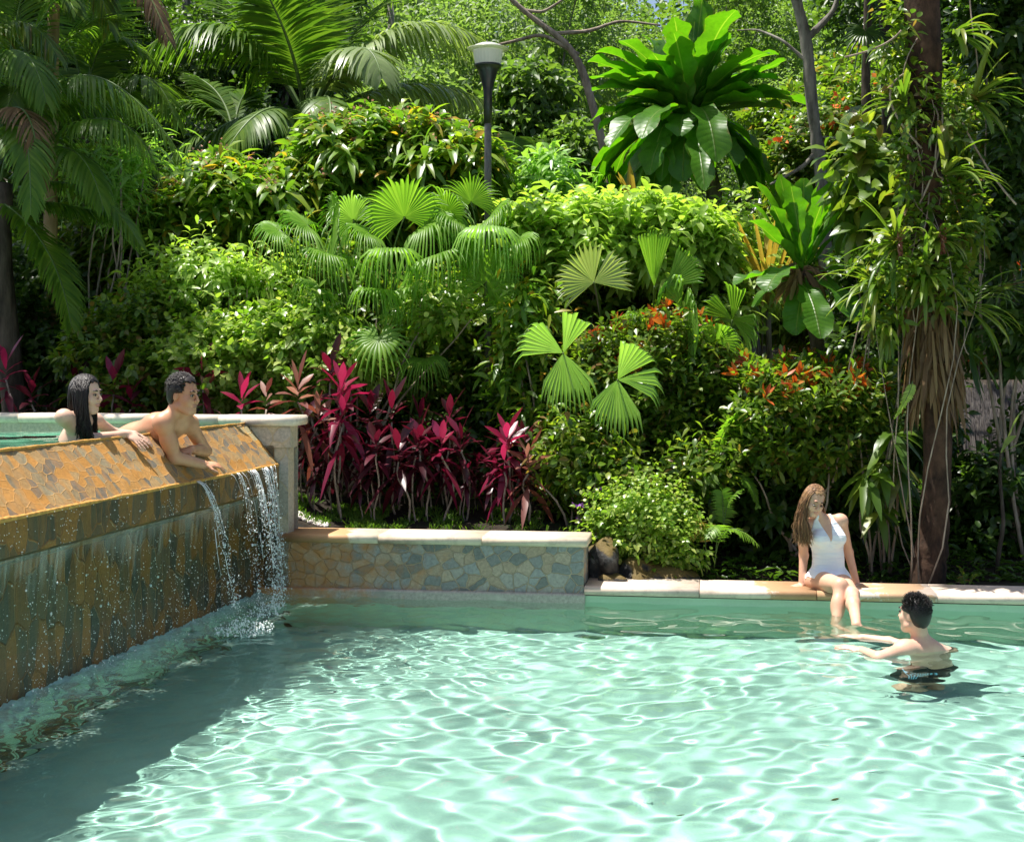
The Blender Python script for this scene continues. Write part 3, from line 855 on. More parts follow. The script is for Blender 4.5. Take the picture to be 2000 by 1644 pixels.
FT = [
 ('tall feathery light green tree behind the coconut palm', 770, 30, -150, 520, M_farpale, 31, .13),
 ('pale green airy tree behind the lamp post', 1060, 31, -60, 480, M_farpale, 32, .12),
 ('light green tree with gaps of sky above the bird nest fern', 1330, 34, -60, 460, M_far, 33, .12),
 ('thin hazy tree against the bright sky beside the slender trunk', 1560, 38, 10, 420, M_farpale, 34, .13),
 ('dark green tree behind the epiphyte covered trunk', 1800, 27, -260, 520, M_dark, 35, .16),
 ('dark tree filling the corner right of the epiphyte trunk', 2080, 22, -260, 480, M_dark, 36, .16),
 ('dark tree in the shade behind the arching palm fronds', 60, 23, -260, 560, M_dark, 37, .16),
 ('mid green tree between the two palms', 330, 28, -240, 480, M_far, 38, .14),
 ('deep green tree behind the coconut palm heart', 560, 25, -260, 420, M_dark, 39, .15),
 ('glossy broad leaved tree right of the lamp head', 1090, 21.5, 130, 330, M_far, 40, .17),
 ('bushy shaded tree behind the orange flowered shrubs', 1640, 21, 120, 330, M_mid, 41, .15),
 ('low bright tree under the coconut fronds', 800, 22, 160, 340, M_farpale, 42, .14),
]
for i, (lb, px, Y, top, wpx, mt, sd, ln) in enumerate(FT):
    forest_tree(lb, px, Y, top, wpx, mt, sd, ln=ln, n=5200 if Y > 24 else 4200, bark=M_barkdark if mt is M_dark else M_bark)
# the wood beyond: one leafy mass nobody could count, with gaps to the sky
def far_wood(b):
    r = np.random.default_rng(77)
    bl = []
    for i in range(70):
        Y = r.uniform(40, 62); px = r.uniform(-200, 2200)
        top = r.uniform(-110, 120) + (70 if 1430 < px < 1740 else 0) + (30 if 960 < px < 1120 else 0)
        z1 = P(px, top, Y)[2]; z0 = float(ground_z((px - 1000) / F * Y, Y))
        for k in range(4):
            s = r.uniform(1.3, 2.3)
            bl.append(((P(px, 0, Y)[0] + r.normal(0, 1), Y + r.normal(0, 1), z0 + (z1 - z0) * (k + .6) / 4), (s * 1.2, s, s * .8)))
    crown(b, bl, 26000, 5, .38, .17, 78, 'ovate', .2, .3, .3, .6, True)
o = part('far_wood', M_far, None, far_wood); o['kind'] = 'stuff'; o['label'] = 'far wood rising beyond the garden'; 

# ================================================================== PALMS
def palm(name, label, base, heads, mts, trunk=None, group=None, cat='palm'):
    """heads: list of (pts, kwargs, material)"""
    t = thing(name, label, cat, base, group)
    if trunk is not None:
        pts, r0, r1 = trunk
        part('trunk', M_barkdark, t, lambda b: b.add(*tube_vf(pts, np.linspace(r0, r1, len(pts)), 10)))
    for i, (pts, kw, mt) in enumerate(heads):
        b = MB(); frond(b, pts, seed=i * 7 + 3, **kw); b.build('frond', [mt, M_petiole], t)
    return t
def FR(p0, p1, p2, n=26):
    return curve3(P(*p0), P(*p1), P(*p2), n)
kw = dict(nleaf=62, ll=.62, lw=.042, hang=.55, mr=1)
YC = 18.5
ck = dict(nleaf=104, ll=.9, lw=.040, hang=.35, mr=1, rad=.03)
heads = [
 (FR((590, 222, YC), (440, 55, YC - .4), (268, 110, YC - .8)), dict(ck, hang=.75), M_coco),
 (FR((588, 215, YC), (480, 40, YC + .4), (350, -60, YC + .8)), dict(ck), M_coco),
 (FR((594, 225, YC), (555, 60, YC - .6), (470, -90, YC - 1.0)), dict(ck), M_coco),
 (FR((600, 225, YC), (603, 20, YC - .3), (596, -190, YC - .4)), dict(ck, ll=.7, hang=.15), M_coco),
 (FR((604, 225, YC), (650, 30, YC + .5), (740, -110, YC + .6)), dict(ck, hang=.3), M_coco),
 (FR((606, 228, YC), (700, 60, YC + .3), (850, -60, YC + .8)), dict(ck, hang=.4), M_coco),
 (FR((606, 232, YC), (692, 100, YC - .9), (745, 150, YC - 1.5)), dict(ck, ll=.72, hang=.8, lw=.055), M_cocopale),
 (FR((608, 232, YC), (780, 55, YC - .2), (965, 95, YC - .2)), dict(ck, hang=.8, ll=.8), M_cocopale),
 (FR((612, 240, YC), (790, 165, YC + .4), (960, 205, YC + .4)), dict(ck, hang=.85, ll=.68), M_cocopale),
 (FR((590, 240, YC), (460, 235, YC - .5), (330, 350, YC - .9)), dict(ck, hang=.8, ll=.62), M_coco),
 (FR((596, 240, YC), (520, 215, YC - 1.2), (440, 300, YC - 1.8)), dict(ck, hang=.8, ll=.6), M_coco),
 (FR((600, 235, YC), (640, 190, YC - 1.4), (640, 270, YC - 2.0)), dict(ck, hang=.7, ll=.5), M_coco),
]
pts = wiggle(gpt(597, YC), P(600, 235, YC), 10, .05, 3)
palm('coconut_palm', 'large coconut palm with long arching fronds behind the flowering shrubs', gpt(597, YC), heads, None, (pts, .17, .10))
Y2 = 19.5
heads = [(FR((455, 262, Y2), (395, 205, Y2), (300, 215, Y2)), dict(ck, ll=.6, hang=.5), M_coco),
 (FR((455, 262, Y2), (430, 190, Y2 + .3), (380, 150, Y2 + .5)), dict(ck, ll=.55), M_coco),
 (FR((460, 262, Y2), (505, 215, Y2), (575, 262, Y2 - .5)), dict(ck, ll=.55, hang=.6), M_coco),
 (FR((458, 262, Y2), (470, 200, Y2 + .3), (505, 150, Y2 + .3)), dict(ck, ll=.5), M_coco),
 (FR((452, 265, Y2), (375, 270, Y2 - .3), (318, 345, Y2 - .5)), dict(ck, ll=.55, hang=.7), M_coco)]
palm('young_palm', 'smaller palm with short spreading fronds left of the coconut palm', gpt(458, Y2), heads, None, (wiggle(gpt(458, Y2), P(456, 265, Y2), 8, .05, 4), .10, .07))
# palms arching in at the left edge
YL = 14.6
lk = dict(nleaf=84, ll=.50, lw=.026, hang=.6, mr=1, rad=.018)
heads = [
 (FR((-120, 150, YL), (20, 45, YL), (112, 112, YL - .2)), dict(lk, hang=.9, ll=.55), M_mid),
 (FR((20, 300, YL), (160, 148, YL - .3), (340, 285, YL - .5)), dict(lk, hang=.95, ll=.62, nleaf=92), M_coco),
 (FR((40, 330, YL), (200, 232, YL - .5), (308, 335, YL - .6)), dict(lk, hang=.9, ll=.5, nleaf=84), M_coco),
 (FR((-60, 330, YL), (30, 170, YL - .4), (-10, 260, YL - .8)), dict(lk, hang=.8, ll=.5), M_coco),
 (FR((-80, 380, YL), (30, 210, YL - .8), (78, 372, YL - 1.0)), dict(lk, hang=.7, ll=.42, gap=.25), M_dry),
 (FR((0, 360, YL), (90, 120, YL + .5), (240, 40, YL + .8)), dict(lk, ll=.6, hang=.35), M_coco),
 (FR((-20, 350, YL), (20, 100, YL + .6), (60, -80, YL + .9)), dict(lk, ll=.6, hang=.3), M_coco),
 (FR((30, 370, YL), (170, 370, YL - .2), (275, 480, YL - .4)), dict(lk, ll=.42, hang=.6), M_coco),
 (FR((10, 390, YL), (120, 400, YL), (205, 420, YL)), dict(lk, ll=.5, hang=.5), M_coco),
 (FR((-90, 240, YL), (20, 100, YL - .5), (90, 200, YL - .9)), dict(lk, hang=.9, ll=.6), M_coco),
 (FR((10, 330, YL), (110, 200, YL + .3), (250, 220, YL + .6)), dict(lk, hang=.8, ll=.62), M_coco),
 (FR((10, 320, YL), (70, 60, YL + .2), (180, -40, YL + .4)), dict(lk, hang=.4, ll=.62), M_coco),
 (FR((20, 350, YL), (130, 290, YL - .5), (200, 400, YL - .8)), dict(lk, hang=.8, ll=.5), M_coco),
 (FR((-20, 330, YL), (40, 250, YL - .9), (60, 420, YL - 1.2)), dict(lk, hang=.7, ll=.45), M_coco),
 (FR((-30, 380, YL), (80, 470, YL - .3), (140, 640, YL - .5)), dict(lk, ll=.45, hang=.4), M_coco),
]
palm('arching_palm', 'shaded palm with drooping fronds arching in from the edge behind the raised pool', gpt(10, YL), heads, None, (wiggle(gpt(40, YL), P(10, 360, YL), 8, .05, 5), .13, .09))
Y3 = 17.2
heads = [(FR((170, 260, Y3), (200, 90, Y3), (300, 120, Y3)), dict(lk, ll=.75, hang=.45), M_coco),
 (FR((165, 260, Y3), (140, 100, Y3), (60, 60, Y3)), dict(lk, ll=.75, hang=.45), M_coco),
 (FR((168, 260, Y3), (180, 60, Y3), (190, -80, Y3)), dict(lk, ll=.7, hang=.3), M_coco),
 (FR((172, 265, Y3), (270, 150, Y3 - .4), (345, 240, Y3 - .6)), dict(lk, ll=.7, hang=.7), M_coco),
 (FR((165, 265, Y3), (70, 200, Y3 - .3), (10, 280, Y3 - .5)), dict(lk, ll=.7, hang=.7), M_coco)]
palm('areca_palm', 'dark palm with upright fronds behind the arching fronds', gpt(125, Y3), heads, None, (wiggle(gpt(110, Y3), P(168, 262, Y3), 8, .06, 6), .15, .10))
heads = [(FR((-40, 20, 16), (60, -60, 16), (150, 30, 15.6)), dict(lk, ll=.6, hang=.6), M_coco), (FR((105, -60, 15.5), (230, -80, 15.5), (330, 80, 15.2)), dict(lk, ll=.55, hang=.8), M_dry),
 (FR((105, -60, 15.5), (170, -60, 15.3), (215, 60, 15.2)), dict(lk, ll=.55, hang=.8), M_mid)]
palm('tall_palm', 'tall palm with a smooth tan trunk beside the edge and hanging yellowed fronds', gpt(105, 15.5), heads, None, None)
for i in range(7):  # crown fronds above the view, added to shade the left edge
    a_ = 1.7 + i * .5; q0 = P(108, -90, 15.5); d_ = np.array((math.cos(a_), math.sin(a_), 0)); b = MB(); frond(b, curve3(q0, q0 + d_ * 1.3 + [0, 0, .75], q0 + d_ * 2.6 + [0, 0, .1 + .3 * (i % 3)], 22), seed=i + 900, **dict(lk, ll=.7, hang=.5, lw=.04)); b.build('frond', [M_coco, M_petiole], [o for o in C.objects if o.name == 'tall_palm'][0])
tp = [o for o in C.objects if o.name.startswith('tall_palm')][0]
part('trunk', bark_mat('tan_palm_trunk', (.22, .15, .07), (.42, .30, .16), 8, .3), tp, lambda b: b.add(*tube_vf(wiggle(gpt(118, 15.5), P(108, -90, 15.5), 10, .04, 8), np.linspace(.085, .06, 10), 10)))
# feather palm leaves in the middle distance behind the lamp
Y4 = 17.5
heads = [(FR((1010, 395, Y4), (1000, 320, Y4), (1010, 255, Y4)), dict(lk, ll=.45), M_coco), (FR((1012, 395, Y4), (1050, 320, Y4), (1095, 320, Y4)), dict(lk, ll=.5), M_coco),
 (FR((1008, 395, Y4), (980, 330, Y4), (950, 320, Y4)), dict(lk, ll=.45), M_cocopale), (FR((1012, 398, Y4), (1070, 350, Y4), (1130, 380, Y4)), dict(lk, ll=.45), M_coco)]
palm('feather_palm', 'small grey green feather palm just right of the lamp pole', gpt(1010, Y4), heads, None, None)
heads = [(FR((1215, 420, 17), (1200, 350, 17), (1180, 330, 17)), dict(lk, ll=.4), M_coco), (FR((1215, 420, 17), (1240, 370, 17), (1290, 350, 17)), dict(lk, ll=.4), M_cocopale), (FR((1210, 420, 17), (1150, 360, 17), (1100, 375, 17)), dict(lk, ll=.4), M_coco)]
palm('feather_palm', 'grey green feather palm below the giant bird nest fern', gpt(1215, 17), heads, None, None)

# ================================================================== SHRUBS
def shrub(name, label, px, Y, blobs, mt, seed, ntw, nl, ln, wd, kind='ovate', droop=.3, group=None, stems=7, extra=None, bark=M_twig, small=False, cat='shrub', upb=.5, shell=.5, sr=.02, **k):
    t = thing(name, label, cat, gpt(px, Y), group)
    b = MB(); tips, td = crown(b, blobs, ntw, nl, ln, wd, seed, kind, droop, shell, upb, small=small, **k)
    b.build('crown', mt, t)
    r = np.random.default_rng(seed + 500); bt = MB()
    for i in range(stems):
        f = tips[r.integers(len(tips))]; g0 = gpt(px + r.normal(0, 14), Y + r.normal(0, .12), -.05)
        V, Fs = tube_vf(wiggle(g0, f, 9, .10, seed * 31 + i), np.linspace(sr, sr * .35, 9), 6); bt.add(V, Fs)
    bt.build('stems', bark, t)
    if extra: extra(t, tips, td)
    return t
def blooms(mt, name, frac, seed, top=True, ln=.05, per=14, sp=.05):
    def f(t, tips, td):
        r = np.random.default_rng(seed); z = tips[:, 2]
        # each cluster is a part of its own
        w_ = np.clip((z - np.quantile(z, .55)), 0, None) + 1e-6 if top else np.ones(len(z))
        k = r.choice(len(tips), max(3, int(frac * len(tips))), replace=False, p=w_ / w_.sum())
        c = tips[k] + td[k] * .10
        for q in c[:90]:
            pos = q + r.normal(0, sp, (per, 3)); d = rdir(r, per, -.3, 1)
            part(name, mt, t, lambda b: leaflets4(b, pos, d, rdir(r, per), ln, ln * .7, .1, .1))
    return f
def tips_part(mt, name, seed, frac, ln, wd, per=7, q=.6):
    def f(t, tips, td):
        r = np.random.default_rng(seed); z = tips[:, 2]; ok = np.where(z > np.quantile(z, q))[0]
        k = r.choice(ok, min(len(ok), max(3, int(frac * len(tips)))), replace=False); n = len(k)
        up = nrm(td[k] + np.array((0, 0, 1.2)))
        pos = np.repeat(tips[k] + up * .07, per, 0); u = np.repeat(up, per, 0)
        d = nrm(u * .9 + r.normal(0, .5, (n * per, 3)))
        part(name, mt, t, lambda b: leaves(b, pos, d, nrm(np.cross(d, r.normal(0, 1, d.shape))), ln * r.uniform(.7, 1.2, n * per), wd, 'lance', .1))
    return f

YM = 16.2
mango = dict(ln=.29, wd=.085, kind='lance', droop=.6, twl=.24, out=.5, upb=.8, shell=.35)
shrub('flowering_shrub', 'yellow green shrub with drooping leaves and pinkish bloom clusters left of the fan palms', 430, YM,
      [BL(470, 400, YM, 130, 85, .8), BL(370, 460, YM, 110, 95, .7), BL(330, 560, YM, 90, 110, .7), BL(460, 520, YM, 130, 110, .7), BL(560, 420, YM, 90, 90, .7), BL(430, 350, YM + .3, 80, 42, .5)],
      M_mango, 51, 1050, 9, extra=blooms(M_pink, 'bloom', .05, 5, ln=.045), **mango)
shrub('flowering_shrub', 'broad yellow green shrub with pinkish blooms on top behind the fan palms', 780, YM + .6,
      [BL(700, 275, YM + .6, 100, 48, .7), BL(800, 290, YM + .6, 130, 55, .8), BL(690, 340, YM + .4, 130, 55, .7), BL(850, 350, YM + .4, 110, 60, .7), BL(640, 300, YM + .4, 60, 45, .5), BL(920, 330, YM + .4, 60, 55, .5), BL(760, 440, YM + .6, 170, 70, .6)],
      M_mango, 52, 1350, 9, extra=blooms(M_pink, 'bloom', .05, 6, ln=.045), **mango)
shrub('understory_bush', 'low sparse bush with fine olive leaves below the flowering shrub', 480, 15.2,
      [BL(430, 590, 15.2, 120, 70, .5), BL(520, 600, 15.2, 80, 70, .5), BL(350, 640, 15.3, 110, 80, .5)], M_mid, 53, 900, 9, .11, .04, 'lance', .2)
YP = 14.3
shrub('variegated_shrub', 'bright pale leaved shrub behind the dark haired man', 540, YP,
      [BL(470, 690, YP, 120, 70, .55), BL(570, 660, YP, 90, 60, .5), BL(600, 720, YP, 80, 75, .5), BL(400, 700, YP, 80, 75, .5), BL(500, 760, YP, 120, 50, .5)],
      M_pale, 54, 1500, 9, .095, .06, 'ovate', .15, shell=.62)
shrub('leafy_shrub', 'deep green small leaved shrub behind the woman in the raised pool', 270, YP + .4,
      [BL(280, 640, YP + .4, 100, 70, .5), BL(220, 690, YP + .3, 90, 80, .5), BL(330, 720, YP + .2, 80, 70, .45), BL(270, 760, YP + .1, 90, 50, .4)],
      M_mid, 55, 1200, 9, .10, .055, 'ovate', .2)
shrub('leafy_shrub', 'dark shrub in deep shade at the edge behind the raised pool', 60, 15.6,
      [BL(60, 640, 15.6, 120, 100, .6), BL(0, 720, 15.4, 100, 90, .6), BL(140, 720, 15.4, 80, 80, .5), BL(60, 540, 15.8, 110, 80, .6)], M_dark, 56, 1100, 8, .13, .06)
shrub('leafy_shrub', 'loose shaded bush beneath the arching fronds', 200, 16.2,
      [BL(190, 360, 16.2, 70, 70, .5), BL(230, 450, 16.2, 80, 90, .5), BL(180, 530, 16.2, 80, 90, .5)], M_mid, 57, 800, 8, .15, .05, 'lance', .3)
YB_ = 14.9
shrub('broad_leaf_bush', 'sunlit pale green bush with drooping oval leaves in the middle of the garden', 1200, YB_,
      [BL(1090, 440, YB_, 110, 45, .7), BL(1200, 430, YB_, 120, 42, .7), BL(1310, 440, YB_, 95, 45, .7), BL(1150, 490, YB_ - .2, 140, 50, .6), BL(1290, 500, YB_ - .2, 110, 50, .6), BL(1380, 500, YB_ - .1, 55, 60, .5), BL(1020, 460, YB_, 60, 50, .5)],
      M_lite, 58, 1150, 8, .19, .085, 'ovate', .55, upb=.8, out=.45, shell=.6)
shrub('young_tree', 'yellow green sapling with whorled leaves behind the pale bush', 1080, 16.6,
      [BL(1075, 330, 16.6, 50, 32, .3), BL(1110, 370, 16.6, 55, 30, .3), BL(1050, 380, 16.6, 40, 30, .3)], M_fanlime, 59, 90, 8, .22, .07, 'lance', .4, cat='tree')
# filler behind the fan palms
shrub('understory_shrub', 'dense dark green shrub filling in behind the fan palms', 850, 15.0,
      [BL(700, 640, 15.0, 120, 90, .5), BL(850, 640, 15.0, 120, 100, .5), BL(950, 700, 15.0, 110, 120, .5), BL(760, 730, 14.9, 140, 70, .5), BL(880, 790, 14.8, 130, 80, .4), BL(640, 560, 15.1, 100, 80, .5)], M_mid, 60, 1900, 9, .115, .055)
shrub('understory_shrub', 'shaded shrub behind the magenta ti plants', 900, 14.6,
      [BL(700, 850, 14.6, 130, 80, .4), BL(880, 880, 14.6, 150, 90, .4), BL(1040, 850, 14.4, 110, 120, .4), BL(1100, 760, 14.4, 120, 110, .4)], M_dark, 61, 1600, 9, .12, .055)
shrub('understory_shrub', 'dim leafy shrub below the pale middle bush', 1200, 15.2,
      [BL(1100, 590, 15.2, 100, 60, .5), BL(1240, 600, 15.2, 130, 70, .5), BL(1370, 600, 15.2, 80, 80, .5)], M_mid, 62, 1000, 8, .13, .06)
# loose growth that ties the beds together
shrub('tangled_bush', 'loose sunlit bush with lance leaves between the flowering shrub and the pale shrub', 470, 14.9,
      [BL(400, 540, 14.9, 130, 60, .5), BL(520, 570, 14.8, 110, 60, .4), BL(330, 600, 14.8, 90, 60, .4)], M_lite, 101, 420, 8, .16, .05, 'lance', .4, shell=.15, twl=.4, stems=12)
shrub('tangled_bush', 'sparse bright bush with small leaves in front of the fan palm stems', 640, 14.0,
      [BL(610, 640, 14.0, 90, 60, .4), BL(680, 700, 13.9, 90, 60, .4), BL(850, 610, 14.0, 80, 60, .4)], M_pale, 102, 380, 8, .11, .05, 'ovate', .3, shell=.15, twl=.35, stems=12)
shrub('tangled_bush', 'wiry bush with yellowing leaves between the fan palms and the broad split leaves', 1040, 14.0,
      [BL(1030, 600, 14.1, 70, 70, .4), BL(1010, 720, 14.0, 60, 80, .4), BL(1060, 820, 13.8, 60, 60, .4)], M_mango, 103, 300, 7, .17, .05, 'lance', .4, shell=.15, twl=.4, stems=10)
shrub('tangled_bush', 'glossy leaved bush in front of the dark gap below the broad split leaves', 1150, 13.0,
      [BL(1130, 880, 13.1, 70, 60, .3), BL(1200, 930, 12.9, 70, 40, .3), BL(1100, 950, 13.1, 50, 50, .3), BL(1370, 930, 12.9, 60, 70, .3)], M_mid, 104, 420, 7, .13, .05, 'obov', .3, shell=.2, twl=.4, stems=12)
shrub('tangled_bush', 'bamboo like yellow green sprays among the arching palm fronds', 200, 15.4,
      [BL(170, 330, 15.4, 60, 50, .4), BL(230, 370, 15.4, 60, 60, .4), BL(260, 300, 15.6, 50, 40, .4)], M_fanlime, 105, 170, 8, .22, .03, 'lance', .4, shell=.1, twl=.6, stems=8)
shrub('tangled_bush', 'loose leafy sprays left of the smaller bird nest fern', 1450, 15.6,
      [BL(1440, 470, 15.6, 60, 80, .4), BL(1480, 560, 15.4, 60, 60, .4), BL(1400, 620, 14.6, 60, 50, .4)], M_lite, 106, 240, 7, .17, .06, 'lance', .4, shell=.15, twl=.45, stems=9)
# copper tipped shrubs
YO = 13.7
shrub('copper_tip_shrub', 'glossy green shrub with copper orange young leaves behind the sunlit fan leaves', 1260, YO,
      [BL(1290, 680, YO, 110, 60, .5), BL(1180, 730, YO, 90, 70, .45), BL(1380, 740, YO, 70, 70, .45), BL(1280, 780, YO, 130, 80, .5), BL(1230, 870, YO, 130, 80, .5), BL(1360, 860, YO, 90, 90, .45)],
      M_mid, 63, 2100, 9, .105, .042, 'obov', .15, extra=tips_part(M_orange, 'young_leaves', 7, .045, .14, .042, 7, .62), upb=.8)
YO2 = 13.0
shrub('copper_tip_shrub', 'rounded glossy shrub with copper orange tips above the seated woman', 1560, YO2,
      [BL(1530, 780, YO2, 85, 70, .45), BL(1620, 790, YO2, 80, 70, .45), BL(1690, 790, YO2, 55, 70, .4), BL(1500, 860, YO2, 75, 60, .4), BL(1600, 870, YO2, 100, 60, .45)],
      M_mid, 64, 1250, 9, .12, .042, 'obov', .12, extra=tips_part(M_orange, 'young_leaves', 8, .05, .14, .04, 7, .66), upb=.9, shell=.6)
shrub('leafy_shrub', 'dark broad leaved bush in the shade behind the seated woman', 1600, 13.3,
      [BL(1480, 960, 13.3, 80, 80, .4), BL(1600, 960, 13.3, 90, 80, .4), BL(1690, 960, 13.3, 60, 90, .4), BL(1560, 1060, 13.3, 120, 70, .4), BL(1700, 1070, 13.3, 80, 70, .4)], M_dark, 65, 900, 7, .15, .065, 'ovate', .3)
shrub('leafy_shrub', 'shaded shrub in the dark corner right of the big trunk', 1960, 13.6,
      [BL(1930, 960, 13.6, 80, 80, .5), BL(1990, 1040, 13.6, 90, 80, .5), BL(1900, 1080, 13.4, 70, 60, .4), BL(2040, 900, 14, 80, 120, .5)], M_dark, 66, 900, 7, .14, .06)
shrub('leafy_shrub', 'leafy bush with orange flowers between the slender trunk and the big trunk', 1660, 17.5,
      [BL(1620, 280, 17.5, 90, 90, .7), BL(1700, 250, 17.7, 70, 110, .7), BL(1560, 330, 17.5, 70, 90, .6), BL(1680, 400, 17.3, 90, 90, .6)], M_mid, 67, 1300, 9, .13, .055,
      extra=blooms(M_flow, 'flower_cluster', .022, 9, False, .09, 9, .06))
shrub('leafy_shrub', 'loose grey green bush in the gap right of the big trunk', 1930, 17,
      [BL(1900, 250, 17, 80, 110, .6), BL(1960, 380, 17, 80, 120, .6), BL(1890, 480, 16.8, 80, 90, .5), BL(1970, 560, 16.8, 80, 90, .5), BL(1960, 680, 17, 90, 60, .5)], M_mid, 68, 1500, 8, .12, .055,
      extra=blooms(M_flow, 'flower_cluster', .01, 10, False, .08, 8, .05))
# trailing plant with violet flowers at the wall end
YV = 12.35
shrub('trailing_plant', 'trailing light green plant with violet flowers at the end of the low wall', 1260, YV,
      [BL(1220, 1040, YV, 75, 40, .22), BL(1300, 1020, YV, 70, 45, .25), BL(1260, 980, YV + .1, 90, 50, .25), BL(1330, 1070, YV, 50, 45, .2), BL(1180, 1010, YV + .1, 40, 40, .2), BL(1290, 1100, YV, 60, 40, .15)],
      M_pale, 69, 620, 8, .06, .036, 'ovate', .3, extra=blooms(M_violet, 'flower_cluster', .016, 11, False, .045, 6, .015), sr=.008, cat='plant')

# ================================================================== LAMP POST
YLP = 14.5; u = YLP / F
lp = thing('lamp_post', 'black garden lamp post with an opal drum shade and clear brim among the shrubs', 'lamp post', gpt(953, YLP))
xl = (953 - 1000) * u
zz = lambda py: HC - (py - H0) * u
M_black = flat_mat('black_enamel', (.012, .013, .018), .35, .5, .3, 20, .05)
M_pole = flat_mat('weathered_grey_pole', (.10, .095, .10), .5, .4, .35, 14, .2)
part('pole', M_pole, lp, lambda b: b.add(*lathe_vf([(0, float(ground_z(xl, YLP)) - .1), (.038, float(ground_z(xl, YLP)) - .1), (.036, zz(240)), (.036, zz(238)), (0, zz(238))], (xl, YLP, 0), 20)))
part('collar', M_black, lp, lambda b: b.add(*lathe_vf([(0, zz(242)), (.042, zz(242)), (.046, zz(180)), (.055, zz(170)), (.10, zz(140)), (.128, zz(131)), (.138, zz(130)), (.138, zz(127)), (0, zz(127))], (xl, YLP, 0), 28)))
m_, t_n, o_n = mat('opal_shade'); N = NT(t_n)
p_ = N.pri((.62, .64, .58), .35, .5); tr = N.n('BsdfTranslucent'); tr.inputs[0].default_value = (.7, .72, .66, 1); mx = N.n('MixShader'); mx.inputs[0].default_value = .35
N.l(p_.outputs[0], mx.inputs[1]); N.l(tr.outputs[0], mx.inputs[2]); N.l(mx.outputs[0], o_n.inputs[0]); M_opal = m_
th = np.linspace(0, 2 * math.pi, 96, endpoint=False)
def drum(b):
    prof = [(.128, zz(127)), (.140, zz(116)), (.146, zz(106)), (.148, zz(101))]
    V = []
    for rr, z in prof:
        q = rr * (1 + .012 * np.sign(np.sin(th * 24)))
        V.append(np.stack((xl + q * np.cos(th), YLP + q * np.sin(th), np.full(96, z)), -1))
    V = np.concatenate(V); i = np.arange(3)[:, None] * 96; j = np.arange(96)[None]; j2 = (j + 1) % 96
    b.add(V, np.stack((i + j, i + j2, i + 96 + j2, i + 96 + j), -1).reshape(-1, 4))
part('shade', M_opal, lp, drum)
m_, t_n, o_n = mat('clear_yellowed_acrylic'); N = NT(t_n)
g_ = N.n('BsdfTransparent'); g_.inputs[0].default_value = (.93, .95, .82, 1); p_ = N.pri((.6, .62, .45), .15, .5); mx = N.n('MixShader'); mx.inputs[0].default_value = .65
N.l(g_.outputs[0], mx.inputs[1]); N.l(p_.outputs[0], mx.inputs[2]); N.l(mx.outputs[0], o_n.inputs[0])
part('brim', m_, lp, lambda b: b.add(*lathe_vf([(.15, zz(100)), (.21, zz(97)), (.212, zz(95.5)), (.15, zz(97))], (xl, YLP, 0), 40)))
part('cap', M_opal, lp, lambda b: b.add(*lathe_vf([(.15, zz(101)), (.163, zz(99)), (.163, zz(95)), (.14, zz(90)), (.09, zz(86)), (.04, zz(84.5)), (0, zz(84))], (xl, YLP, 0), 36)))

# ================================================================== FAN PALMS
def fan_palm(label, base, heads, group='fan palms', trunk=None):
    """heads: (hub px, py, Y, radius px, axis, normal, kwargs, material, stem foot px, py)"""
    t = thing('fan_palm', label, 'palm', base, group)
    if trunk is not None: part('trunk', M_barkdark, t, lambda b: b.add(*tube_vf(*trunk)))
    for i, (px, py, Y, rp, ax, nr, kw, mt, fx, fy, fY) in enumerate(heads):
        b = MB(); fan(b, P(px, py, Y), ax, nr, rp * (1.0 if kw.get('split', 1) < .66 else 1.08) / F * Y, seed=i + 60, mi=0, **kw)
        f0 = P(fx, fy, fY); h1 = P(px, py, Y); mid = (f0 + h1) / 2 + np.array((0, 0, .12 * np.linalg.norm(h1 - f0)))
        V, Fs = tube_vf(curve3(f0, mid, h1, 10), np.linspace(.014, .007, 10), 6); b.add(V, Fs, mi=1)
        b.build('frond', [mt, M_petiole], t)
    return t
dk_ = dict(spread=250, nseg=34, split=.40, droop=.85)
YF = 14.2
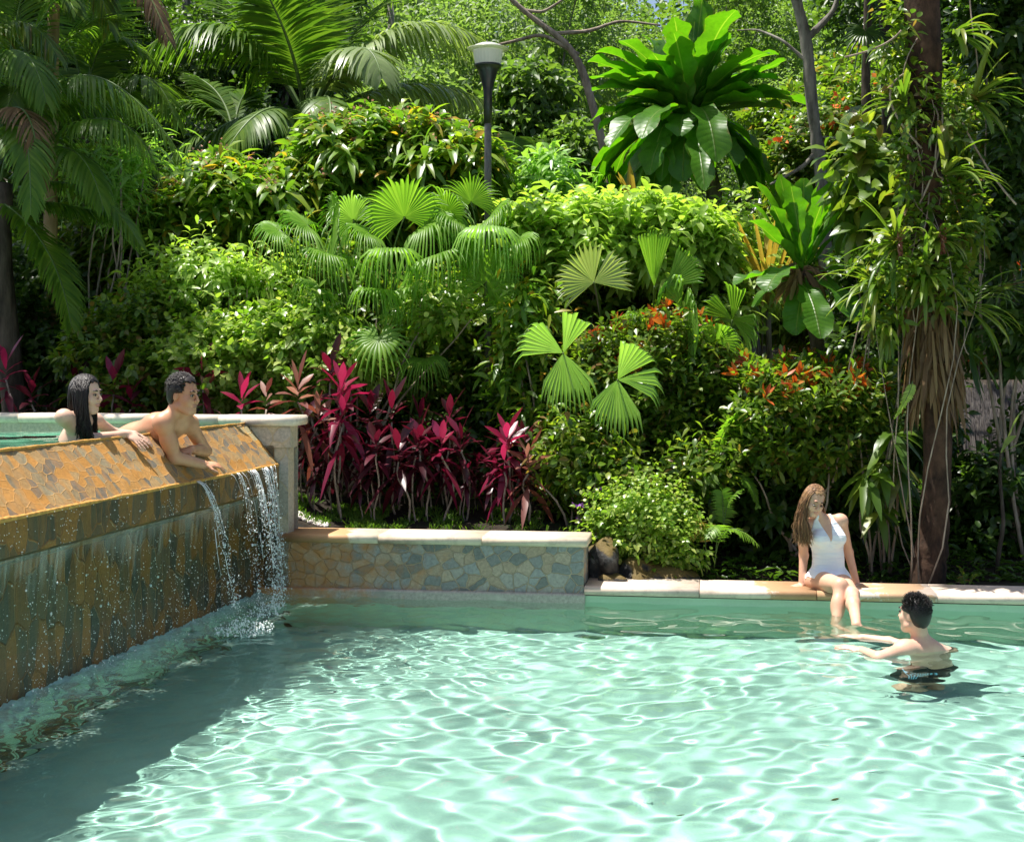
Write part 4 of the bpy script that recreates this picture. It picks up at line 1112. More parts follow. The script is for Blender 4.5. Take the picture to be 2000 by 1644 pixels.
H = [
 # px, py, Y, r, axis(out), normal
 (600, 440, YF, 110, (-.55, -.3, .25), (.15, -.45, .9), dict(dk_, droop=.6), M_fan, 690, 640, YF + .3),
 (650, 425, YF, 95, (.2, -.3, .5), (-.2, -.6, .7), dict(dk_, droop=.45), M_fan, 690, 640, YF + .3),
 (640, 495, YF - .2, 110, (-.5, -.6, .1), (0, -.4, .9), dict(dk_, droop=.9), M_fan, 690, 640, YF + .3),
 (790, 425, YF, 125, (-.1, -.25, .9), (0, -.85, .3), dict(dk_, droop=.35, split=.55), M_fan, 740, 640, YF + .3),
 (830, 440, YF - .1, 115, (.6, -.4, .2), (-.1, -.5, .85), dict(dk_, droop=.8), M_fan, 740, 640, YF + .3),
 (720, 455, YF - .2, 105, (-.55, -.5, .15), (.1, -.5, .85), dict(dk_, droop=.85), M_fan, 740, 640, YF + .3),
 (765, 490, YF - .6, 115, (0, -.9, .05), (0, -.25, .95), dict(dk_, droop=1.0, spread=300), M_fan, 740, 640, YF + .3),
 (735, 565, YF - .5, 95, (-.2, -.8, 0), (0, -.4, .9), dict(dk_, droop=.9, spread=290), M_fan, 740, 680, YF + .2),
 (920, 395, YF + .2, 95, (-.1, -.1, .95), (0, -.9, .2), dict(dk_, droop=.4), M_fan, 950, 600, YF + .3),
 (960, 420, YF, 100, (.4, -.5, .3), (-.1, -.6, .8), dict(dk_, droop=.75), M_fan, 950, 600, YF + .3),
 (955, 450, YF - .4, 125, (-.05, -.85, .1), (0, -.35, .9), dict(dk_, droop=1.0, spread=300), M_fanlime, 950, 600, YF + .3),
 (890, 430, YF - .1, 105, (-.5, -.55, .2), (.1, -.5, .8), dict(dk_, droop=.9), M_fan, 950, 600, YF + .3),
 (950, 550, YF - .1, 95, (.25, -.1, .6), (.1, -.9, .35), dict(dk_, droop=.25, split=.6, spread=300), M_fan, 953, 640, YF),
 (740, 660, YF - .8, 88, (0, -.45, -.5), (0, -.75, .55), dict(dk_, spread=330, droop=.45, split=.42, nseg=24), M_fan, 745, 790, YF),
 (660, 625, YF - .2, 85, (-.4, -.6, .05), (0, -.5, .85), dict(dk_, droop=.8), M_fan, 700, 760, YF),
 (545, 450, YF + .1, 100, (-.8, -.35, .15), (.1, -.5, .85), dict(dk_, droop=.8), M_fan, 690, 640, YF + .3),
 (690, 520, YF + .1, 105, (-.1, -.6, .3), (.1, -.6, .8), dict(dk_, droop=.8), M_fan, 690, 640, YF + .3),
 (850, 500, YF - .3, 115, (.4, -.7, .1), (-.1, -.4, .9), dict(dk_, droop=.95, spread=280), M_fan, 740, 640, YF + .3),
 (870, 420, YF + .1, 110, (.2, -.35, .7), (-.1, -.8, .5), dict(dk_, droop=.5), M_fan, 740, 640, YF + .3),
 (690, 430, YF + .2, 105, (-.3, -.35, .6), (.1, -.8, .5), dict(dk_, droop=.55), M_fanlime, 740, 640, YF + .3),
 (1010, 470, YF - .1, 95, (.6, -.5, .15), (-.1, -.5, .85), dict(dk_, droop=.9), M_fan, 950, 600, YF + .3),
 (800, 560, YF - .3, 95, (.3, -.7, 0), (-.1, -.45, .85), dict(dk_, droop=.95, spread=280), M_fan, 740, 660, YF + .2),
 (620, 560, YF, 90, (-.5, -.6, .1), (.1, -.5, .85), dict(dk_, droop=.9), M_fan, 700, 700, YF + .2),
 (830, 700, YF - .4, 85, (.1, -.7, -.2), (0, -.6, .7), dict(dk_, droop=.8), M_fan, 800, 820, YF),
]
fan_palm('clump of fan palms with glossy drooping fingered leaves in the middle of the bed', gpt(760, YF + .3), H,
   trunk=(wiggle(gpt(745, YF + .3), P(740, 620, YF + .3), 8, .03, 9), np.linspace(.05, .035, 8), 8))
YG = 13.6
H = [
 (1160, 552, YG - .1, 88, (-.15, -.1, .9), (.1, -.9, .25), dict(spread=230, nseg=26, split=.68, droop=.12, groups=[(-118, -45), (-42, 22), (34, 112)]), M_fanpale, 1180, 680, YG + .9),
 (1278, 560, YG + .0, 105, (-.05, -.1, .98), (.25, -.92, .1), dict(nseg=12, split=.9, droop=.02, groups=[(-20, 20)]), M_fan, 1275, 680, YG + .6),
 (1100, 690, YG - .75, 112, (.0, -.25, .8), (0, -.85, .35), dict(nseg=30, split=.72, droop=.30, groups=[(-88, -30), (-2, 38), (128, 218)], cup=.10, pleat=.03), M_fanlime, 1110, 850, YG + .1),
 (1206, 742, YG - .8, 108, (.0, -.25, .8), (0, -.85, .35), dict(nseg=30, split=.76, droop=.30, groups=[(2, 55), (66, 112), (142, 236)], cup=.12, pleat=.03), M_fanlime, 1200, 860, YG + .1),
 (1330, 600, YG - .1, 90, (.2, -.5, .6), (-.1, -.7, .6), dict(dk_, droop=.55, groups=[(-100, -20), (0, 50), (60, 110)], split=.7), M_fan, 1330, 720, YG + .3),
 (1430, 625, YG, 85, (.1, -.3, .6), (-.3, -.7, .6), dict(nseg=22, split=.78, droop=.2, groups=[(-100, -50), (-25, 15), (50, 115)]), M_fan, 1420, 760, YG + .2),
 (1400, 668, YG - .2, 72, (.1, -.3, .8), (0, -.75, .55), dict(nseg=20, split=.6, droop=.35, groups=[(-105, -20), (-15, 110)]), M_fan, 1400, 800, YG + .2),
 (1250, 625, YG + .1, 70, (-.3, -.6, .3), (0, -.6, .7), dict(dk_, droop=.8), M_fan, 1260, 720, YG + .2),
 (1300, 560, YG - .05, 90, (.6, -.2, .6), (-.2, -.8, .4), dict(nseg=14, split=.8, droop=.15, groups=[(-30, 40)]), M_fan, 1290, 680, YG + .5),
]
fan_palm('fan palm with broad split sunlit leaves before the copper tipped shrub', gpt(1220, YG + .1), H)
# yellowing strap leaves in the middle distance
def straps(b, px, py, Y, n, ln, wd, spread, seed, bend=.5):
    r = np.random.default_rng(seed)
    for i in range(n):
        a = r.uniform(-spread, spread); d = (math.sin(a), r.uniform(-.5, .2), math.cos(a))
        strap(b, P(px + r.normal(0, 8), py, Y + r.normal(0, .05)), d, ln * r.uniform(.7, 1.1), wd, bend * r.uniform(.6, 1.6), seed + i, .02, 3, .03, [.8, 1, 1, .8, .5, .1], .3, n=9)
for lb, px, py, Y, n, ln, sd in (('pale yellowing strap leaved plant between the forked tree and the smaller bird nest fern', 1500, 600, 15.2, 26, 1.1, 1), ('dry yellow strap leaved plant behind the pale bush', 1235, 420, 16.0, 9, .55, 2)):
    t = thing('strap_leaf_plant', lb, 'plant', gpt(px, Y)); part('leaves', M_yel, t, lambda b: straps(b, px, py, Y, n, ln, .05, .5, sd))
    part('stem', M_twig, t, lambda b: b.add(*tube_vf(wiggle(gpt(px, Y), P(px, py + 5, Y), 5, .02, sd), .03, 6)))

# ================================================================== TRUNKS AND NEST FERNS
def tree_from(name, label, base, tubes, bark, cat='tree', group=None):
    t = thing(name, label, cat, base, group)
    for nm, pts, r0, r1, sd in tubes:
        p = np.array([P(*q) for q in pts]); tt = np.linspace(0, 1, len(p)); ts = np.linspace(0, 1, 6 * len(p))
        # smooth the polyline, then roughen it a little
        q = np.array([np.interp(ts, tt, p[:, k]) for k in range(3)]).T
        for _ in range(4): q[1:-1] = (q[:-2] + 2 * q[1:-1] + q[2:]) / 4
        r = np.random.default_rng(sd); rad = (np.interp(ts, np.linspace(0, 1, len(r0)), r0) if isinstance(r0, (list, tuple)) else np.linspace(r0, r1, len(q))) * (1 + r.normal(0, .05, len(q)))
        part(nm, bark, t, lambda b: b.add(*tube_vf(q, rad, 12)))
    return t
YS = 15.8
st = tree_from('slender_tree', 'slender lichen spotted tree leaning between the bird nest ferns', gpt(1617, YS),
   [('trunk', [(1620, 760, YS), (1614, 560, YS), (1610, 450, YS), (1603, 330, YS), (1586, 210, YS), (1576, 80, YS), (1545, -40, YS), (1530, -120, YS)], .085, .055, 1),
    ('branch', [(1578, 74, YS), (1605, 48, YS), (1630, 20, YS), (1650, -60, YS)], .045, .02, 2),
    ('branch', [(1592, 300, YS), (1570, 325, YS), (1535, 345, YS), (1505, 360, YS - .2)], .03, .012, 3),
    ('branch', [(1575, 120, YS), (1530, 80, YS), (1480, 58, YS + .2), (1440, 60, YS + .3)], .022, .008, 4),
    ('branch', [(1600, 268, YS), (1660, 272, YS - .2), (1700, 262, YS - .3)], .015, .006, 5)], M_bark)
tree_from('slender_tree', 'thin dark trunk half hidden behind the fronds left of the big trunk', gpt(1690, 16.6),
   [('trunk', [(1692, 780, 16.6), (1688, 500, 16.6), (1695, 270, 16.6), (1690, 150, 16.6), (1700, -80, 16.6)], .07, .05, 6)], M_barkdark)
YK = 16.6
fk = tree_from('forked_tree', 'forked grey tree stump carrying the giant bird nest fern', gpt(1440, YK),
   [('trunk', [(1470, 760, YK), (1440, 570, YK), (1412, 470, YK), (1396, 420, YK), (1385, 330, YK), (1370, 245, YK)], .115, .06, 11),
    ('branch', [(1398, 425, YK), (1360, 405, YK), (1330, 380, YK)], .045, .03, 12), ('branch', [(1396, 420, YK), (1405, 380, YK), (1393, 330, YK + .2)], .05, .035, 13),
    ('trunk', [(1480, 700, YK + .3), (1462, 560, YK + .3), (1448, 470, YK + .3), (1440, 385, YK + .3)], .055, .045, 14),
    ('branch', [(1440, 420, YK + .3), (1458, 398, YK + .3), (1475, 380, YK + .3)], .03, .022, 15)], M_bark)
# bare crossing branches above the lamp
tree_from('bare_tree', 'bare grey branches crossing above and right of the lamp head', gpt(1190, 20),
   [('trunk', [(1215, 520, 20), (1190, 330, 20), (1140, 140, 20), (1108, 85, 20), (1020, 20, 20), (960, -40, 20)], .07, .03, 16),
    ('branch', [(1130, 108, 20), (1060, 66, 20), (1000, 82, 20), (940, 95, 20)], .035, .015, 17), ('branch', [(1080, 66, 20), (1150, 62, 20), (1210, 40, 20), (1290, 50, 20)], .03, .014, 18),
    ('branch', [(1020, 20, 20), (1060, 25, 20), (1100, 0, 20), (1130, -40, 20)], .025, .012, 19)], M_twig)

def nest_fern(label, c, up_f, low_f, seed):
    c = np.asarray(c, float); t = thing('birds_nest_fern', label, 'fern', c, 'bird nest ferns'); r = np.random.default_rng(seed)
    for d, ln, wd, bend, lb in up_f + low_f:
        b = MB(); strap(b, c + r.normal(0, .03, 3), d, ln, wd, bend, int(r.integers(1e6)), .07, r.uniform(3, 5), lb, [.14, .30, .85, 1.0, .85, .2], r.uniform(.1, .35), n=22)
        b.build('frond', M_nest, t)
    part('heart', M_dry, t, lambda b: leaves(b, c + r.normal(0, .05, (160, 3)), rdir(r, 160, -1, .2), (0, 1, 0.1), .22, .05, 'lance', .5))
    return t
r = np.random.default_rng(99)
up_f = []
for i in range(42):
    a = -1.4 + 2.8 * (i + .5) / 42 + r.normal(0, .09); e = r.uniform(-.75, .45)
    up_f.append(((math.sin(a), e, math.cos(a) + .12), r.uniform(.85, 1.42), r.uniform(.28, .44), r.uniform(.3, 1.1), r.uniform(.16, .28)))
low_f = []
for i in range(46):
    a = r.uniform(0, 6.28); d = (math.cos(a), .9 * math.sin(a) - .15, r.uniform(-.55, .25))
    low_f.append((d, r.uniform(.85, 1.6), r.uniform(.24, .38), r.uniform(.9, 2.2), r.uniform(.14, .26)))
nest_fern('giant bird nest fern with broad lobed fronds on the forked tree', P(1345, 232, YK - .1), up_f, low_f, 41)
YN = 13.4
up_f = []
for i in range(17):
    a = -.72 + 1.45 * (i + .5) / 17 + r.normal(0, .05); up_f.append(((math.sin(a), r.uniform(-.5, .3), math.cos(a)), r.uniform(.70, 1.0), r.uniform(.15, .24), r.uniform(.1, .5), .2))
low_f = [((-.9, -.4, .15), .72, .26, .6, .07), ((-.6, -.8, .1), .75, .27, 1.0, .07), ((-.8, -.2, -.2), .6, .22, .8, .06), ((.9, -.3, .25), .75, .24, .7, .07), ((.8, .1, .55), .85, .26, .4, .07),
         ((.5, -.7, -.3), .9, .32, 1.0, .06), ((.1, -.8, -.4), .85, .30, 1.0, .06), ((.75, -.3, -.45), .9, .3, .8, .06), ((-.3, -.7, -.5), .8, .28, .9, .06)]
nest_fern('smaller bird nest fern with upright fronds beside the copper tipped shrub', P(1568, 535, YN), up_f, low_f, 42)
tree_from('tree_stump', 'dark leaning stem holding up the smaller bird nest fern', gpt(1590, YN), [('trunk', [(1590, 820, YN), (1600, 680, YN), (1568, 535, YN)], .06, .07, 21), ('branch', [(1595, 760, YN + .1), (1500, 735, YN + .1), (1410, 668, YN + .1)], .035, .02, 22)], M_barkdark)

# ================================================================== BIG EPIPHYTE TREE
YE = 12.25
et = tree_from('epiphyte_tree', 'big reddish brown trunk draped with dead leaves and epiphytes at the edge of the pool', gpt(1808, YE),
   [('trunk', [(1806, 1175, YE), (1812, 1120, YE), (1824, 1040, YE), (1832, 900, YE), (1830, 760, YE), (1815, 600, YE), (1808, 400, YE), (1806, 200, YE), (1800, 0, YE), (1796, -150, YE)], [.165, .15, .13, .122, .125, .14, .15, .155, .155, .16], 0, 31)], M_barkred)
def shade_canopy(b):  # unseen crown above the view, added and placed to shade the trunk side
    bl = [((3.5, 13.5, 7.0), (1.2, 1.0, .8)), ((4.8, 13.4, 7.4), (1.5, 1.2, .8)), ((4.3, 14.8, 7.8), (1.6, 1.3, .9)), ((5.6, 14.6, 7.2), (1.3, 1.2, .7))]
    crown(b, bl, 620, 7, .26, .11, 91, 'ovate', .4, .4, .5)
    branches(b, P(1800, -100, YE), [q[0] for q in bl], .08, .03, 92, .15)
part('crown', M_dark, et, shade_canopy)
def skirt(b):
    r = np.random.default_rng(3)
    n = 400; a = r.uniform(0, 6.28, n); py = 560 + 190 * r.uniform(0, 1, n) ** .8; k = r.uniform(.8, 1.25, n)
    c = np.array([P(1822, q, YE) for q in py]); rad = .16 * k
    pos = c + np.stack((np.cos(a) * rad, np.sin(a) * rad, np.zeros(n)), -1)
    d = nrm(np.stack((np.cos(a) * .10, np.sin(a) * .10, -np.ones(n)), -1) + r.normal(0, .14, (n, 3)))
    leaves(b, pos, d, nrm(np.stack((np.cos(a), np.sin(a), np.full(n, .2)), -1) + r.normal(0, .6, (n, 3))), r.uniform(.22, .5, n), r.uniform(.015, .045, n), 'strap', .15)
part('dead_leaf_skirt', M_dry, et, skirt)
def roots(b):
    r = np.random.default_rng(4)
    for i in range(13):
        px = 1815 + r.normal(0, 38); y0 = r.uniform(-40, 480); y1 = y0 + r.uniform(80, 240)
        V, Fs = tube_vf(wiggle(P(px, y0, YE - .22 + abs(px - 1815) / 400), P(px + r.normal(0, 25), y1, YE - .24 + abs(px - 1815) / 400), 14, .06, i + 300), r.uniform(.003, .008), 5); b.add(V, Fs)
    for pts in ([(1880, 240), (1930, 330), (1985, 400)], [(1760, 60), (1720, 90), (1650, 112)], [(1765, 145), (1740, 200), (1800, 290)], [(1840, 200), (1832, 300), (1795, 400)]):
        p = np.array([P(x, y, YE - .25) for x, y in pts]); V, Fs = tube_vf(curve3(*p, 14) , .009, 6); b.add(V, Fs)
part('aerial_roots', M_twig, et, roots)
def bromeliad(label, px, py, Y, n, ln, wd, seed, face=(0, -.6, .5), spread=1.0, spike=False, mt=None):
    c = P(px, py, Y); t = thing('bromeliad', label, 'bromeliad', c, 'bromeliads on the big trunk'); r = np.random.default_rng(seed)
    f = nrm(face)
    def go(b):
        for i in range(n):
            d = nrm(f + rdir(r, 1)[0] * spread); strap(b, c + d * .02, d, ln * r.uniform(.65, 1.15), wd * r.uniform(.8, 1.2), r.uniform(.5, 1.7), seed * 50 + i, .01, 2, .02, [.9, 1, 1, .85, .6, .05], .35, n=9)
    part('leaves', mt or M_brom, t, go)
    if spike:
        k = 60; s = np.linspace(0, 1, k); ang = s * 60
        pos = c + np.array((0, -.12, 0)) + np.stack((.02 * np.cos(ang) * (1 - .4 * s), .02 * np.sin(ang), -.22 * s + .12), -1)
        part('seed_spike', M_tibrown, t, lambda b: leaflets4(b, pos, nrm(pos - c + [0, 0, -.1] + r.normal(0, .05, (k, 3))), rdir(r, k), .035, .02))
    return t
BR = [('tall bromeliad with upright pale green leaves on the right side of the big trunk', 1845, 345, YE - .25, 22, .55, .045, (.5, -.5, .8), .75, False),
 ('bromeliad with narrow arching leaves on the left side of the big trunk above the fern', 1765, 205, YE - .2, 20, .45, .032, (-.8, -.4, .4), .8, False),
 ('bromeliad at the top of the big trunk with sunlit leaf tips', 1865, 70, YE - .2, 18, .45, .05, (.7, -.6, .3), .9, False),
 ('bromeliad with a brown seed spike low on the left of the big trunk', 1750, 475, YE - .3, 20, .5, .035, (-.6, -.7, .2), .95, True),
 ('bromeliad with a brown seed spike at the centre of the big trunk', 1832, 470, YE - .32, 16, .36, .045, (.1, -.9, .3), .95, True),
 ('dense bromeliad above the dead leaf skirt', 1805, 545, YE - .3, 24, .46, .038, (-.1, -.9, .2), 1.0, False),
 ('spreading bromeliad left of the dead leaf skirt', 1715, 560, YE - .25, 24, .5, .036, (-.7, -.6, .3), .9, False),
 ('bromeliad with long strap leaves right of the dead leaf skirt', 1885, 600, YE - .15, 18, .55, .03, (.8, -.3, .1), .8, False),
 ('bromeliad hanging over the shrub left of the trunk base', 1735, 640, YE - .2, 16, .42, .03, (-.7, -.5, -.2), .8, False),
 ('broad bromeliad high on the right of the big trunk near the edge', 1900, 200, YE - .05, 18, .5, .05, (.7, -.4, .2), .9, False)]
for i, (lb, px, py, Y, n, ln, wd, fc, spd, sk) in enumerate(BR):
    bromeliad(lb, px, py, Y, n, ln, wd, 200 + i, fc, spd, sk)
def fern(label, heads, mt, base, nleaf=26, ll=.08, lw=.022, hang=.15, name='fern_plant'):
    t = thing(name, label, 'fern', base)
    for i, pp in enumerate(heads):
        b = MB(); frond(b, FR(*pp, n=18), nleaf, ll, lw, hang, seed=i + 5, start=.12, fwd=.25, rad=.005, lift=.05, mr=1); b.build('frond', [mt, M_petiole], t)
    return t
fern('yellow green fern frond hanging in front of the dead leaf skirt', [((1782, 745, YE - .45), (1772, 775, YE - .5), (1748, 815, YE - .52)), ], M_lite, P(1782, 745, YE - .45), 22, .075, .02)
fern('small pale fern frond on the big trunk', [((1800, 215, YE - .35), (1778, 235, YE - .4), (1768, 275, YE - .42))], M_mid, P(1800, 215, YE - .35), 18, .075, .022)
fern('feathery fern fronds in front of the slender trunk', [((1690, 330, 13.6), (1650, 335, 13.5), (1612, 392, 13.4)), ((1700, 215, 13.6), (1670, 210, 13.5), (1645, 250, 13.4)), ((1700, 230, 13.6), (1690, 260, 13.5), (1650, 290, 13.4))], M_mid, gpt(1700, 13.6), 24, .13, .03, .3)
fern('arching fern fronds at the foot of the copper tipped shrub', [((1400, 900, 13.0), (1420, 830, 12.9), (1470, 785, 12.8)), ((1390, 930, 13.0), (1440, 880, 12.9), (1470, 900, 12.8)), ((1400, 950, 13.0), (1450, 930, 12.8), (1480, 990, 12.7))], M_fan, gpt(1400, 13.0), 30, .12, .028, .2)
shrub('climbing_plant', 'climbing plant with large heart shaped leaves between the slender trunk and the big trunk', 1715, 12.7,
      [BL(1690, 330, 12.9, 55, 80, .25), BL(1700, 420, 12.9, 55, 60, .25), BL(1740, 400, 12.6, 45, 70, .2)], M_mid, 81, 90, 5, .24, .13, 'ovate', .5, stems=4, sr=.012, cat='plant')
shrub('climbing_plant', 'leafy vine wrapped round the upper half of the big trunk', 1800, 12.1,
      [BL(1755, 80, 12.2, 40, 90, .15), BL(1850, 250, 12.1, 45, 80, .15), BL(1765, 320, 12.1, 35, 70, .12), BL(1830, 430, 12.1, 70, 60, .16), BL(1890, 430, 12.3, 50, 80, .2), BL(1760, 520, 12.0, 70, 60, .2), BL(1840, 560, 12.0, 70, 60, .2), BL(1780, 180, 12.1, 40, 60, .12), BL(1720, 600, 12.1, 50, 50, .2)], M_mid, 82, 420, 6, .11, .05, 'ovate', .4, stems=5, sr=.008, cat='plant')
shrub('leafy_shrub', 'dark hanging foliage along the edge right of the big trunk', 1985, 13.2,
      [BL(1975, 60, 13.4, 60, 100, .3), BL(1985, 250, 13.4, 50, 120, .3), BL(1960, 430, 13.4, 50, 90, .3), BL(1985, 640, 13.4, 50, 80, .3), BL(1930, 60, 13.6, 50, 70, .3)], M_dark, 83, 650, 7, .15, .06, 'ovate', .4)
shrub('leafy_shrub', 'shaded foliage filling the gap behind the dead leaf skirt', 1720, 14.2,
      [BL(1690, 560, 14.4, 70, 70, .4), BL(1700, 680, 14.3, 80, 70, .4), BL(1900, 560, 14.6, 70, 90, .4), BL(1780, 820, 14.0, 90, 90, .4)], M_dark, 84, 750, 7, .14, .06, 'ovate', .4)
# dark green fan leaves at the right edge
H = [(1958, 560, 13.0, 85, (.1, -.5, -.2), (-.1, -.8, .5), dict(spread=300, nseg=15, split=.22, droop=.25), M_mid, 1990, 640, 13.2), (1900, 690, 13.2, 80, (-.3, -.4, .3), (0, -.8, .5), dict(spread=260, nseg=18, split=.3, droop=.4), M_dark, 1950, 760, 13.3),
     (1690, 60, 14.5, 95, (-.1, -.4, -.6), (-.1, -.8, .5), dict(spread=280, nseg=22, split=.3, droop=.5), M_dark, 1720, -60, 14.5)]
fan_palm('dark fingered palm leaves right of the epiphyte trunk', gpt(1960, 13.2), H[:2])
fan_palm('hanging dark palm leaf left of the trunk top', gpt(1722, 14.5), H[2:], trunk=(wiggle(gpt(1722, 14.5), P(1720, -70, 14.5), 8, .04, 90), .05, 8))
# pendulous lance leaves by the trunk
t = thing('drooping_plant', 'plant with hanging glossy lance leaves left of the trunk base', 'plant', gpt(1725, 12.6))
def droopers(b):
    r = np.random.default_rng(12)
    for cx, cy, n in ((1725, 905, 14), (1690, 930, 9), (1760, 920, 11), (1745, 850, 10), (1720, 1000, 7)):
        c = P(cx, cy, 12.45); d = nrm(np.stack((r.normal(0, .55, n), r.uniform(-.7, .2, n), r.uniform(-.9, .35, n)), -1))
        leaves(b, np.repeat(c[None], n, 0), d, (0, -.3, 1), r.uniform(.22, .38, n), r.uniform(.075, .11, n), 'lance', .7, .2)
part('leaves', M_mid, t, droopers)
part('stem', M_twig, t, lambda b: [b.add(*tube_vf(wiggle(gpt(x0, 12.65), P(x1, y1, 12.47), 8, .04, x1), .012, 6)) for x0, x1, y1 in ((1725, 1725, 905), (1700, 1690, 930), (1740, 1760, 920), (1735, 1745, 850))])
# small broad leaves
t = thing('broad_leaf_plant', 'broad leaved plant with pale upturned leaves at the edge right of the trunk', 'plant', gpt(1945, 12.6))
for d, ln, wd, bd in (((-1, -.2, .12), .36, .085, .25), ((.35, -.2, .9), .42, .10, .1), ((.9, -.2, .5), .45, .10, .3), ((.1, -.6, .6), .3, .08, .5)):
    b = MB(); strap(b, P(1955, 885, 12.6), d, ln, wd, bd, 5, .02, 2, .02, None, .2); b.build('leaf', M_cocopale, t)
part('stem', M_barkdark, t, lambda b: b.add(*tube_vf(wiggle(gpt(1945, 12.6), P(1955, 885, 12.6), 8, .06, 33), np.linspace(.022, .014, 8), 8)))
# little palms behind the kerb
def small_palm(label, base, hs, mt, ll=.16, lw=.016):
    t = thing('small_palm', label, 'palm', base)
    for i, pp in enumerate(hs):
        b = MB(); frond(b, FR(*pp, n=16), 20, ll, lw, .5, seed=i + 15, start=.25, fwd=.6, rad=.006, lift=.2, mr=1); b.build('frond', [mt, M_petiole], t)
YQ = 12.35
small_palm('small palm with a bright drooping frond over the kerb behind the pool', gpt(1400, YQ), [((1395, 1110, YQ), (1420, 1035, YQ), (1478, 1062, YQ - .15)), ((1395, 1110, YQ), (1400, 1030, YQ), (1385, 1048, YQ - .2))], M_fan)
small_palm('yellowing little palm frond beside the trailing violet plant', gpt(1372, YQ), [((1380, 1120, YQ), (1372, 1025, YQ), (1352, 1050, YQ - .1))], M_yel, .13)
small_palm('upright young palm left of the seated woman', gpt(1415, YQ + .2), [((1415, 1060, YQ + .2), (1420, 990, YQ + .2), (1448, 955, YQ + .2)), ((1412, 1060, YQ + .2), (1412, 985, YQ + .2), (1408, 955, YQ + .2))], M_fan, .12, .02)
small_palm('low shaded palm frond catching light under the shrubs', gpt(1395, YQ + .6), [((1430, 980, YQ + .6), (1400, 918, YQ + .6), (1372, 935, YQ + .5)), ((1430, 980, YQ + .6), (1430, 920, YQ + .6), (1415, 925, YQ + .5))], M_fan, .13)
small_palm('young palm sprouting from the kerb right of the trunk', gpt(1895, 12.0), [((1888, 1160, 11.95), (1880, 1120, 11.95), (1872, 1105, 11.95)), ((1890, 1160, 11.95), (1900, 1125, 11.95), (1912, 1120, 11.95)), ((1886, 1160, 11.95), (1862, 1140, 11.95), (1855, 1150, 11.9))], M_mid, .07, .02)

# ================================================================== THATCH
tt_ = thing('thatched_shelter', 'grey weathered thatched eave glimpsed right of the epiphyte trunk', 'shelter', gpt(1985, 15.6))
def thatch(b):
    r = np.random.default_rng(6); n = 4200
    px = r.uniform(1880, 2190, n); k = r.uniform(0, 1, n); py = 742 + 110 * k
    pos = np.stack([P(a, q, 15.4 + .5 * (1 - kk)) for a, q, kk in zip(px, py, k)]) 
    d = nrm(np.stack((r.normal(0, .06, n), np.full(n, -.35), -np.ones(n)), -1))
    leaves(b, pos, d, nrm(np.stack((r.normal(0, .3, n), -np.ones(n), np.full(n, .3)), -1)), r.uniform(.18, .34, n), r.uniform(.008, .02, n), 'strap', .05)
part('thatch', leaf_mat('grey_thatch', [(.07, .062, .06), (.16, .14, .13), (.11, .10, .10), (.22, .20, .18)], .1, .8, .2, (1, 1, 1)), tt_, thatch)
def slab(b):
    q = [P(1880, 742, 15.98), P(2190, 742, 15.98), P(2190, 858, 15.45), P(1880, 858, 15.45)]
    V = np.array(q + [v + [0, .08, .0] for v in q]); b.add(V, np.array([(0, 1, 2, 3), (4, 7, 6, 5), (0, 4, 5, 1), (1, 5, 6, 2), (2, 6, 7, 3), (3, 7, 4, 0)]))
part('roof_board', M_barkdark, tt_, slab, False)
for px in (1925, 2100):
    part('post', M_barkdark, tt_, lambda b: b.add(*tube_vf([gpt(px, 15.8), P(px, 840, 15.8)], .06, 10)))

# ================================================================== TI PLANTS
def ti_plant(label, px, py, Y, n, ln, mt, seed, hang=0.35, sc=1.6, lean=0.0, foot=None):
    n = int(n * 1.2)
    base = gpt(px + lean if foot is None else foot, Y, -.03); c = P(px, py, Y)
    t = thing('ti_plant', label, 'ti plant', base, 'ti plants along the wall'); r = np.random.default_rng(seed)
    part('cane', M_cane, t, lambda b: b.add(*tube_vf(wiggle(base, c, 10, .035, seed), np.linspace(.011, .009, 10), 7)))
    k = np.arange(n); a = k * 2.4 + r.normal(0, .2, n); e = np.linspace(1.15, -.25 - hang, n) + r.normal(0, .12, n)
    d = np.stack((np.cos(e) * np.cos(a), np.cos(e) * np.sin(a), np.sin(e)), -1)
    pos = c + np.stack((0 * e, 0 * e, .10 * np.linspace(1, -1, n) * sc), -1)
    part('leaves', mt, t, lambda b: leaves(b, pos, d, nrm(np.array((0, 0, 1.0)) + .3 * r.normal(0, 1, (n, 3))), 1.12 * ln * r.uniform(.7, 1.15, n), ln * .27, 'lance', .10 + .75 * np.linspace(0, 1, n) ** 1.4, .2))
    return t
YT = 13.05
